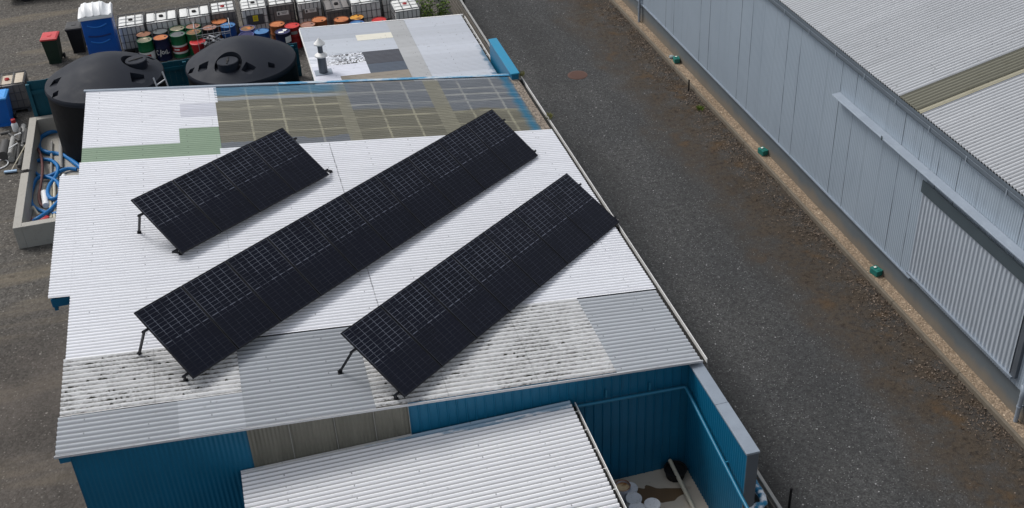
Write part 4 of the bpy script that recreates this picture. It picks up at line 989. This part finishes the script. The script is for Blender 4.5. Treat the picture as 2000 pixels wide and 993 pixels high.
D = [(280, 67, 'rust', 'dark', 'dark drum with rusty brown lid behind the green and white drum', None), (282, 77.5, 'pale', 'green', 'green drum with white band and red patch, pale puddled lid', greenband),
     (312, 61, 'grey', 'dark', 'dark drum with plain grey lid behind the C/OIL drum', None), (313, 73, 'orange', 'navy', 'navy drum painted C/OIL in white with orange lid', coil),
     (346, 54, 'pale', 'green', 'green drum with pale puddled lid behind the red banded drum', None), (347, 66, 'grey', 'green', 'green drum with red and white band round the middle and grey lid', redband),
     (376, 50, 'pink', 'green', 'green drum with pinkish rusty lid in the back row', None), (377, 62, 'brown', 'green', 'green drum with rusty lid and tan patch beside the wire trolley', None),
     (412, 52, 'pink', 'dark', 'dark drum with flat pinkish brown lid left of the blue drum', None), (427, 40, 'orange', 'rust', 'rusty drum with dull orange lid behind the blue drum', None), (442, 48, 'blue', 'blue', 'blue drum with bright blue lid beside the wire trolley', None),
     (483, 55, 'brown', 'violet', 'drum with brown and orange rusty lid left of the flat blue lid', None), (481, 68, 'navy', 'violet', 'violet blue drum mostly hidden by the right water tank', None), (510, 61, 'blue', 'blue', 'blue drum with flat faded blue lid just above the right tank', None),
     (541, 47, 'orange', 'rust', 'drum with bright orange rusted lid behind the navy drum', None), (552, 61, 'navy', 'navy', 'navy drum with white labels on lid and side', navylabel), (571, 50, 'red', 'red', 'red drum with pale label beside the annex roof corner', redlabel),
     (600, 48, 'pink', 'rust', 'drum with flat pinkish brown lid behind the annex roof corner', None), (623, 38, 'orange', 'rust', 'orange rusty drum in front of the container with a long white label', None), (667, 37.5, 'orange', 'rust', 'drum with large orange rusted lid in front of the grey empty cage', None),
     (696, 34, 'mustard', 'dark', 'dark drum with mustard yellow rusted lid', None), (697, 45, 'blue', 'violet', 'pale blue drum almost hidden behind the annex roof edge', None), (740, 39, 'red', 'red', 'bright red drum behind the annex roof edge', None)]
placed = []
for px, py, t, bd, lb, bn in D:
    p = atZ(px, py, .88); placed.append([p.x, min(p.y, 44.42)])
for it in range(60):
    for i in range(len(placed)):
        for j in range(i):
            d = Vector((placed[i][0]-placed[j][0], placed[i][1]-placed[j][1])); L_ = d.length
            if L_ < .60:
                s = (.60-L_)/2/max(L_, .01); placed[i][0] += d.x*s; placed[i][1] += d.y*s; placed[j][0] -= d.x*s; placed[j][1] -= d.y*s
for (x, y), (px, py, t, bd, lb, bn) in zip(placed, D): drum(x, y, t, bd, lb, bn)
# red tub
p = atZ(386, 82, .62); e = empty('red_tub', (p.x, p.y, 0), 0, 'tapered glossy red plastic tub with lid beside the wire trolley', 'tub')
b = MB(); b.lathe([(.2, 0), (.27, .55), (.29, .56), (.29, .6)], n=28); b.build('body', MT['red'], e, smooth=True)
b = MB(); b.lathe([(.3, .595), (.305, .63), (.27, .645), (.25, .635)], n=28); b.build('lid', MT['redlid'], e, smooth=True)
# wire trolley with scrap
a_, b_, c_, d_ = atZ(384, 71, 1.05), atZ(449, 60, 1.05), atZ(447, 42, 1.05), atZ(386, 51, 1.05)
x0, x1 = a_.x, b_.x; y0 = (a_.y+b_.y)/2; y1 = y0+.62
e = empty('wire_trolley', ((x0+x1)/2, (y0+y1)/2, 0), 0, 'open wire cage trolley of thin galvanised rods between drums and right tank', 'trolley')
b = MB()
for z in (1.05, .72, .4): b.tube([(x0, y0, z), (x1, y0, z), (x1, y1, z), (x0, y1, z)], .013 if z > 1 else .008, 6, closed=True)
for i in range(7):
    X = x0+(x1-x0)*i/6
    for Y in (y0, y1): b.cyl((X, Y, .38), (X, Y, 1.05), .007, n=5, caps=False)
for i in range(1, 4):
    Y = y0+(y1-y0)*i/4
    for X in (x0, x1): b.cyl((X, Y, .38), (X, Y, 1.05), .007, n=5, caps=False)
b.build('basket', MT['alu'], e, world=True, smooth=True)
b = MB()
b.tube([(x0, y0, 1.05), (x0-.04, y0, 1.34), (x0-.04, y0+.05, 1.38), (x0-.04, y1-.05, 1.38), (x0-.04, y1, 1.34), (x0, y1, 1.05)], .014, 8)
b.tube([(x1, y0, 1.05), (x1+.02, y0, 1.3), (x1+.02, y0+.05, 1.34), (x1+.02, y1, 1.32), (x1, y1, 1.05)], .014, 8); b.build('handle', MT['alu'], e, world=True, smooth=True)
b = MB(); b.box(((x0+x1)/2, (y0+y1)/2, .385), (x1-x0, y1-y0, .02)); b.build('tray', MT['cage'], e, world=True)
for X in (x0+.06, x1-.06):
    for Y in (y0+.06, y1-.06): b = MB(); b.cyl((X, Y, .1), (X, Y, .38), .014, n=6); b.cyl((X-.018, Y, .06), (X+.018, Y, .06), .06, n=14); b.build('castor', MT['rubber'], e, world=True)
scrap = ['bent dull metal offcut lying in the wire trolley, left of the shiny one', 'shiny folded metal offcut in the middle of the wire trolley', 'dark metal offcut lying at the right end of the wire trolley']
for i, lb in enumerate(scrap):
    b = MB(); cx = x0+(x1-x0)*(.3+.2*i)
    for j in range(5):
        q = Vector((cx+random.uniform(-.12, .12), (y0+y1)/2+random.uniform(-.2, .2), .5+j*.07)); d = Vector((random.uniform(-1, 1), random.uniform(-1, 1), random.uniform(-.2, .3))).normalized()*.2
        b.bar(q-d, q+d, .09, .012)
    o = b.build('scrap_metal', (MT['cage'], MT['alu'], MT['grey_dark'])[i]); tag(o, lb, 'scrap metal', 'scrap in the wire trolley')

# ------------------------------------------------------------------ concrete trough with hoses
tx0, ty0, ty1, th = -7.22, 31.45, 38.75, .72; tx1 = -3.2-1.0
e = empty('concrete_trough', (-5.8, 35, 0), 0, 'long pale concrete trough holding blue hoses left of the workshop', 'trough')
t_ = .24; b = MB()
b.box((tx0+t_/2, (ty0+ty1)/2, th/2), (t_, ty1-ty0, th)); b.box(((tx0+t_+tx1)/2, ty0+t_/2, th/2-.001), (tx1-tx0-t_, t_, th)); b.box(((tx0+t_+tx1)/2, ty1-t_/2, th/2-.001), (tx1-tx0-t_, t_, th))
b.box((tx1+t_/2, (ty0+ty1)/2, th/2), (t_, ty1-ty0, th)); b.build('walls', MT['conc'], e, world=True, bevel=.012)
b = MB(); b.add([(tx0+.2, ty0+.2, .08), (tx1, ty0+.2, .08), (tx1, ty1-.2, .08), (tx0+.2, ty1-.2, .08)], [(0, 1, 2, 3)]); b.build('floor', MT['conc'], e, world=True)
def smooth_path(P, n=8):
    P = [Vector(p) for p in P]; out = []
    for i in range(len(P)-1):
        a, b_, c, d = P[max(i-1, 0)], P[i], P[i+1], P[min(i+2, len(P)-1)]
        for k_ in range(n):
            t = k_/n; out.append(.5*((2*b_)+(c-a)*t+(2*a-5*b_+4*c-d)*t*t+(3*b_-a-3*c+d)*t**3))
    return out+[P[-1]]
def hose(pix, r, mat, lab, name='hose', z=.14, n=9, zs=None):
    P = []
    for i, (px, py) in enumerate(pix):
        zz = zs[i] if zs else z+.05*math.sin(i*1.7); q = atZ(px, py, zz); P.append(q)
    b = MB(); b.tube(smooth_path(P), r, 10); o = b.build(name, mat, smooth=True); tag(o, lab, name.replace('_', ' ')); return o
hose([(118, 256), (100, 258), (84, 266), (76, 278), (78, 291), (92, 298), (112, 301), (128, 306), (148, 320), (160, 330)], .075, MT['hose'], 'blue suction hose arching from the tank across the top of the concrete trough')
hose([(150, 331), (132, 330), (112, 337), (95, 344), (76, 343), (65, 332), (68, 318), (82, 312), (100, 314), (112, 324), (112, 338), (104, 352), (96, 364), (93, 378), (100, 388), (112, 386), (118, 372), (112, 356), (98, 348), (82, 345), (70, 352), (63, 370), (60, 390), (66, 404), (80, 412), (98, 418), (118, 416)], .062, MT['hose'], 'blue hose lying in several loops in the middle of the concrete trough', zs=[.15+.04*math.sin(i)+(.08 if 8 < i < 20 else 0) for i in range(27)])
hose([(64, 432), (78, 424), (96, 412), (110, 398), (124, 384)], .06, MT['hose'], 'straight length of blue hose crossing the near end of the trough', z=.27)
hose([(74, 291), (80, 305), (83, 330), (80, 360), (76, 385), (80, 400), (90, 404)], .045, MT['hose_br'], 'maroon hose hanging along the inside of the trough', zs=[.3, .33, .36, .3, .2, .16, .14])
def rod(a, c, z0, z1, r, mat, lab, name='pipe', n=12):
    p0, p1 = atZ(*a, z0), atZ(*c, z1); b = MB(); b.cyl(p0, p1, r, n=n); o = b.build(name, mat, smooth=True); tag(o, lab, name.replace('_', ' ')); return o
rod((101, 278), (100, 345), .14, .14, .04, MT['pvc'], 'thin grey pipe lying lengthwise under the blue hose loops in the trough')
rod((119, 272), (119, 330), .15, .15, .07, MT['pvc'], 'thick grey pipe beside the tank wall in the trough')
rod((98, 360), (100, 428), .15, .15, .055, MT['cream_pipe'], 'cream pipe at the near end of the trough, left of its pair')
rod((106, 358), (107, 428), .15, .15, .05, MT['cream_pipe'], 'cream pipe at the near end of the trough, right of its pair')
rod((86, 376), (90, 402), .2, .2, .1, MT['white_pl'], 'short thick white pipe offcut in the trough')
rod((61, 408), (54, 432), .13, .13, .075, MT['pvc'], 'short grey pipe stub in the near corner of the trough')
rod((64, 404), (75, 420), .26, .12, .04, MT['cream_pipe'], 'slanting tan stick in the near corner of the trough', 'stick')
rod((125, 343), (122, 352), .2, .2, .07, MT['white_pl'], 'white pipe end showing next to the roof edge in the trough')
def rag(pix, z, s, mat, lab, name):
    p = atZ(*pix, z); b = MB(); rows = []
    for j in range(9):
        row = []
        for i in range(13):
            x = (i/12-.5)*2; y = (j/8-.5)*2; rr = max(0, 1-(x*x+y*y)); hz_ = .05*rr+.035*max(0, mnoise.noise(Vector((x*2.3, y*2.3, s*9))))+.006
            k2 = 1+.25*mnoise.noise(Vector((x*1.5, y*1.5, 4+s)))
            row.append((p.x+x*s*k2, p.y+y*s*.5*k2, z+hz_))
        rows.append(row)
    b.grid(rows); o = b.build(name, mat, smooth=True, angle=180); tag(o, lab, name.replace('_', ' ')); return o
rag((82, 429), .09, .3, MT['redlid'], 'crumpled bright red cloth at the near end of the trough', 'red_cloth')
rag((49, 335), th+.002, .17, MT['rubber'], 'black rag draped on the rim of the concrete trough', 'black_rag')

# ------------------------------------------------------------------ pipe heap left of the trough
heap = [((12, 280), (6, 305), .22, .22, .16, 'pvc_dk', 'thick dark pipe length in the heap nearest the left edge'), ((26, 270), (20, 302), .35, .3, .085, 'pvc', 'grey pipe length on top of the heap beside the thick dark pipe'), ((30, 290), (22, 312), .14, .12, .11, 'pvc', 'pale grey open ended pipe in the middle of the heap'),
        ((46, 246), (42, 290), .12, .12, .09, 'pvc', 'pale upright looking pipe next to the trough wall'), ((40, 252), (34, 318), .3, .1, .06, 'pvc_dk', 'dark slim pipe sloping through the heap'), ((52, 255), (48, 282), .15, .15, .08, 'pvc_dk', 'dark pipe against the concrete trough wall'),
        ((44, 302), (38, 326), .12, .12, .07, 'pvc_dk', 'dark pipe offcut at the near end of the heap'), ((33, 284), (27, 296), .12, .12, .1, 'pvc_dk', 'short dark pipe with open end in the heap'), ((18, 262), (38, 276), .4, .3, .055, 'pvc_dk', 'curving dark pipe across the top of the heap'), ((2, 262), (20, 258), .35, .4, .06, 'pvc_dk', 'dark pipe end at the top left of the heap')]
for a, c, z0, z1, r_, mm, lb in heap:
    o = rod(a, c, z0, z1, r_, MT[mm], lb); o['group'] = 'pipe offcuts heaped beside the trough'
rod((17, 291), (34, 280), .5, .5, .02, MT['white_pl'], 'thin white conduit lying across the pipe heap', 'conduit'); rod((28, 265), (41, 260), .42, .42, .022, MT['white_pl'], 'thin white conduit at the back of the pipe heap', 'conduit')
p = atZ(4, 321, .02); b = MB(); b.tube([(p.x-.1+.3*math.cos(a/20*2*math.pi), p.y+.32*math.sin(a/20*2*math.pi), .03) for a in range(20)], .022, 8, closed=True); o = b.build('white_cable', MT['white_pl'], smooth=True); tag(o, 'loop of white cable on the ground at the left edge', 'cable')
p = atZ(32, 256, 0); e = empty('bottle', (p.x, p.y, 0), 0, 'white plastic bottle with red cap at the back of the pipe heap', 'bottle')
b = MB(); b.lathe([(.1, 0), (.11, .03), (.11, .26), (.05, .34)], n=20); b.build('body', MT['white_pl'], e, smooth=True); b = MB(); b.lathe([(.075, .33), (.08, .45), (.05, .46)], n=16); b.build('cap', MT['red'], e)
p0, p1 = atZ(21, 336, .05), atX(59, 267, -7.16); e = empty('floor_squeegee', (p0.x, p0.y, 0), 0, 'floor squeegee with pale blue head leaning on the trough', 'squeegee')
b = MB(); b.cyl(p0, p1, .018, n=8); b.build('pole', MT['cream_pipe'], e, world=True, smooth=True)
b = MB(); b.bar(p0+Vector((-.2, .02, .02)), p0+Vector((.2, -.02, .02)), .09, .05); b.build('head', MT['squeegee'], e, world=True)
b = MB(); b.bar(p0+Vector((-.2, .0, -.025)), p0+Vector((.2, -.04, -.025)), .02, .05); b.build('blade', MT['rubber'], e, world=True)

# ------------------------------------------------------------------ courtyard things
bk = [((1216, 949), .42, .165, 'tan open topped bucket full of pale sediment by the shed gutter', 'tan'), ((1230, 953), .34, .165, 'white lidded bucket just behind the tan open bucket', 'w'), ((1238, 973), .34, .165, 'white lidded bucket in front of the open bucket', 'w'), ((1244, 992), .34, .165, 'white lidded bucket cut by the bottom edge of the photo', 'w'), ((1274, 984), .34, .165, 'white lidded bucket standing alone on the damp stain', 'w')]
for (px, py), h_, r_, lb, kd in bk:
    p = atZ(px, py, h_); e = empty('bucket', (p.x, p.y, .006), 0, lb, 'bucket', 'buckets in the courtyard')
    if kd == 'w':
        b = MB(); b.lathe([(r_*.86, 0), (r_*.98, h_-.03), (r_, h_-.025)], n=28); b.build('body', MT['white_pl'], e, smooth=True)
        b = MB(); b.lathe([(r_*1.03, h_-.05), (r_*1.05, h_-.01), (r_*1.0, h_), (r_*.9, h_-.006), (.02, h_-.006)], n=28); b.build('lid', simple('scuffed_white_lid', S(214, 218, 224), .5, var=.2, sc_=5, dirt=.65, dcol=(96, 98, 102)), e, smooth=True)
    else:
        b = MB(); b.lathe([(r_*.85, 0), (r_*1.0, h_), (r_*.92, h_), (r_*.9, h_-.09)], n=28); b.build('body', simple('stained_bucket', S(178, 180, 190), .5, dirt=.2), e, smooth=True)
        b = MB(); b.tube([(r_*.97*math.cos(a*math.pi/14), r_*.97*math.sin(a*math.pi/14), h_) for a in range(28)], .012, 8, closed=True); b.build('rim', TOP['rust'], e, smooth=True)
        b = MB(); b.lathe([(r_*.93, h_-.06), (.01, h_-.055)], n=28); b.build('contents', rustmat('pale_sediment', (196, 160, 112), (226, 204, 166), (150, 96, 48)), e)
    b = MB(); b.tube([(r_*1.02*math.cos(a), r_*1.02*math.sin(a), h_*.75-.08*math.sin(a)) for a in [math.pi*i/10+math.pi for i in range(11)]], .005, 6); b.build('wire_handle', MT['alu'], e)
p0, p1 = atZ(1308, 899, .3), atZ(1356, 996, .06); d = p1-p0
b = MB(); b.cyl(p0, p1+d*.7, .045, n=14); o = b.build('white_pipe', MT['cream_pipe'], smooth=True); tag(o, 'long off white plastic pipe lying along the courtyard floor', 'pipe')
p = atZ(1313, 911, .1); e = empty('black_tub', (min(p.x, 7.5), min(p.y, 17.0), .005), 0, 'black rubber tub under the pipe end in the courtyard corner', 'tub')
b = MB(); b.lathe([(.19, 0), (.24, .22), (.255, .22), (.255, .235), (.22, .235), (.21, .17)], n=28); b.build('body', MT['rubber'], e, smooth=True)
b = MB(); b.tube([(.2, -.05, .18), (.26, -.04, .19), (.26, .04, .19), (.2, .05, .18)], .015, 8); b.build('handle', MT['rubber'], e)

# ------------------------------------------------------------------ plants
def leafmat(name, a, b_):
    k = NM(name); return k.out(k.mix(k.noise(6, 3), S(*a), S(*b_)), .6, 0, .3)
MT['leaf'] = leafmat('shrub_leaf', (56, 82, 22), (112, 140, 40)); MT['leaf_dk'] = leafmat('shrub_leaf_dark', (30, 48, 16), (58, 82, 26)); MT['grass'] = leafmat('weed_blade', (96, 98, 48), (120, 118, 66))
MT['litter'] = leafmat('dry_litter', (86, 74, 64), (132, 116, 102))
def leaf(b, p, d, L_, wd):
    d = d.normalized(); s = d.cross(Vector((random.uniform(-1, 1), random.uniform(-1, 1), random.uniform(-1, 1)))).normalized()*wd
    b.add([p, p+d*L_*.5+s, p+d*L_, p+d*L_*.5-s], [(0, 1, 2, 3)])
p = atZ(848, 22, .8); e = empty('shrub', (p.x, p.y, 0), 0, 'bright green leafy shrub between the containers and the board fence', 'shrub')
b1, b2, st = MB(), MB(), MB()
for s in range(16):
    a = random.uniform(0, 6.28); rr = random.uniform(.05, .35); base = Vector((p.x+rr*.4*math.cos(a), p.y+rr*.4*math.sin(a), 0)); tip = base+Vector((math.cos(a)*random.uniform(.2, .55), math.sin(a)*random.uniform(.2, .7), random.uniform(.7, 1.5)))
    st.cyl(base, tip, .014, .004, n=5)
    for i in range(70):
        t = random.uniform(.2, 1); q = base+(tip-base)*t+Vector((random.gauss(0, .09), random.gauss(0, .09), random.gauss(0, .07)))
        leaf(b1 if random.random() < .65 else b2, q, Vector((random.gauss(0, 1), random.gauss(0, 1), random.gauss(.3, .6))), random.uniform(.08, .17), random.uniform(.018, .035))  # two leaf greens, the darker one picked at random
st.build('stems', MT['timber'], e, world=True); b1.build('foliage', MT['leaf'], e, world=True); b2.build('dark_foliage', MT['leaf_dk'], e, world=True)
for (px, py, z), lb, s in (((1015, 149, 2.95), 'tuft of weeds growing in the gutter by the blue parapet', 1), ((1073, 231, 2.95), 'tuft of weeds growing in the gutter beside the skylight', .8), ((1367, 214, .01), 'green weed patch against the timber kerb', .8)):
    p = atZ(px, py, z); b = MB()
    if z < 1: p.x = min(p.x, 14.95)
    for i in range(110):
        a = random.uniform(0, 6.28); rr = random.uniform(0, .12)*s; leaf(b, Vector((p.x+rr*math.cos(a), p.y+1.7*rr*math.sin(a), z)), Vector((math.cos(a)*.7, math.sin(a)*.7, random.uniform(.4, 1.6))), random.uniform(.07, .2)*s, .008)
    o = b.build('weed_tuft', MT['leaf'] if z < 1 else MT['grass']); tag(o, lb, 'weeds')
b = MB()
for i in range(8000):
    y = random.uniform(13, 50); x = 15.05-abs(random.gauss(0, .42)); 
    if mnoise.noise(Vector((x*.8, y*.5, 2))) < -.1 and random.random() < .7: continue
    leaf(b, Vector((x, y, .012+random.random()*.02)), Vector((random.gauss(0, 1), random.gauss(0, 1), random.gauss(.1, .25))), random.uniform(.03, .09), random.uniform(.008, .02))
o = b.build('leaf_litter', MT['litter']); tag(o, 'dry leaf litter and twigs scattered along the timber kerb', 'leaf litter', kind='stuff')

# ------------------------------------------------------------------ dark car cut by the top edge
p = atZ(125, 1, 0); e = empty('parked_car', (p.x-.3, p.y+1.42, 0), R(3), 'dark parked car cut off by the top edge, left of the portable toilet', 'car')
prof = [(-2.1, .3), (-2.15, .7), (-1.9, .85), (-1.2, .95), (-.7, 1.35), (.7, 1.4), (1.3, 1.0), (2.0, .88), (2.15, .6), (2.1, .3)]
b = MB(); b.prism([(x, -.86, z) for x, z in prof], (0, 1.72, 0)); b.build('body', simple('dark_car_paint', S(26, 27, 30), .3), e, bevel=.05, smooth=True)
for sy in (-1, 1):
    b = MB(); b.prism([(-.95, sy*.864, 1.0), (-.62, sy*.864, 1.29), (.62, sy*.864, 1.33), (1.08, sy*.864, 1.0)], (0, sy*.006, 0)); b.build('side_window', simple('car_glass', S(40, 44, 48), .1), e)
    for sx in (-1.3, 1.35):
        b = MB(); b.cyl((sx, sy*.72, .31), (sx, sy*.9, .31), .31, n=24); wl = b.build('wheel', MT['rubber'], e, smooth=True)
        b = MB(); b.cyl((sx, sy*.9, .31), (sx, sy*.91, .31), .19, n=20); b.build('rim', MT['alu'], wl)
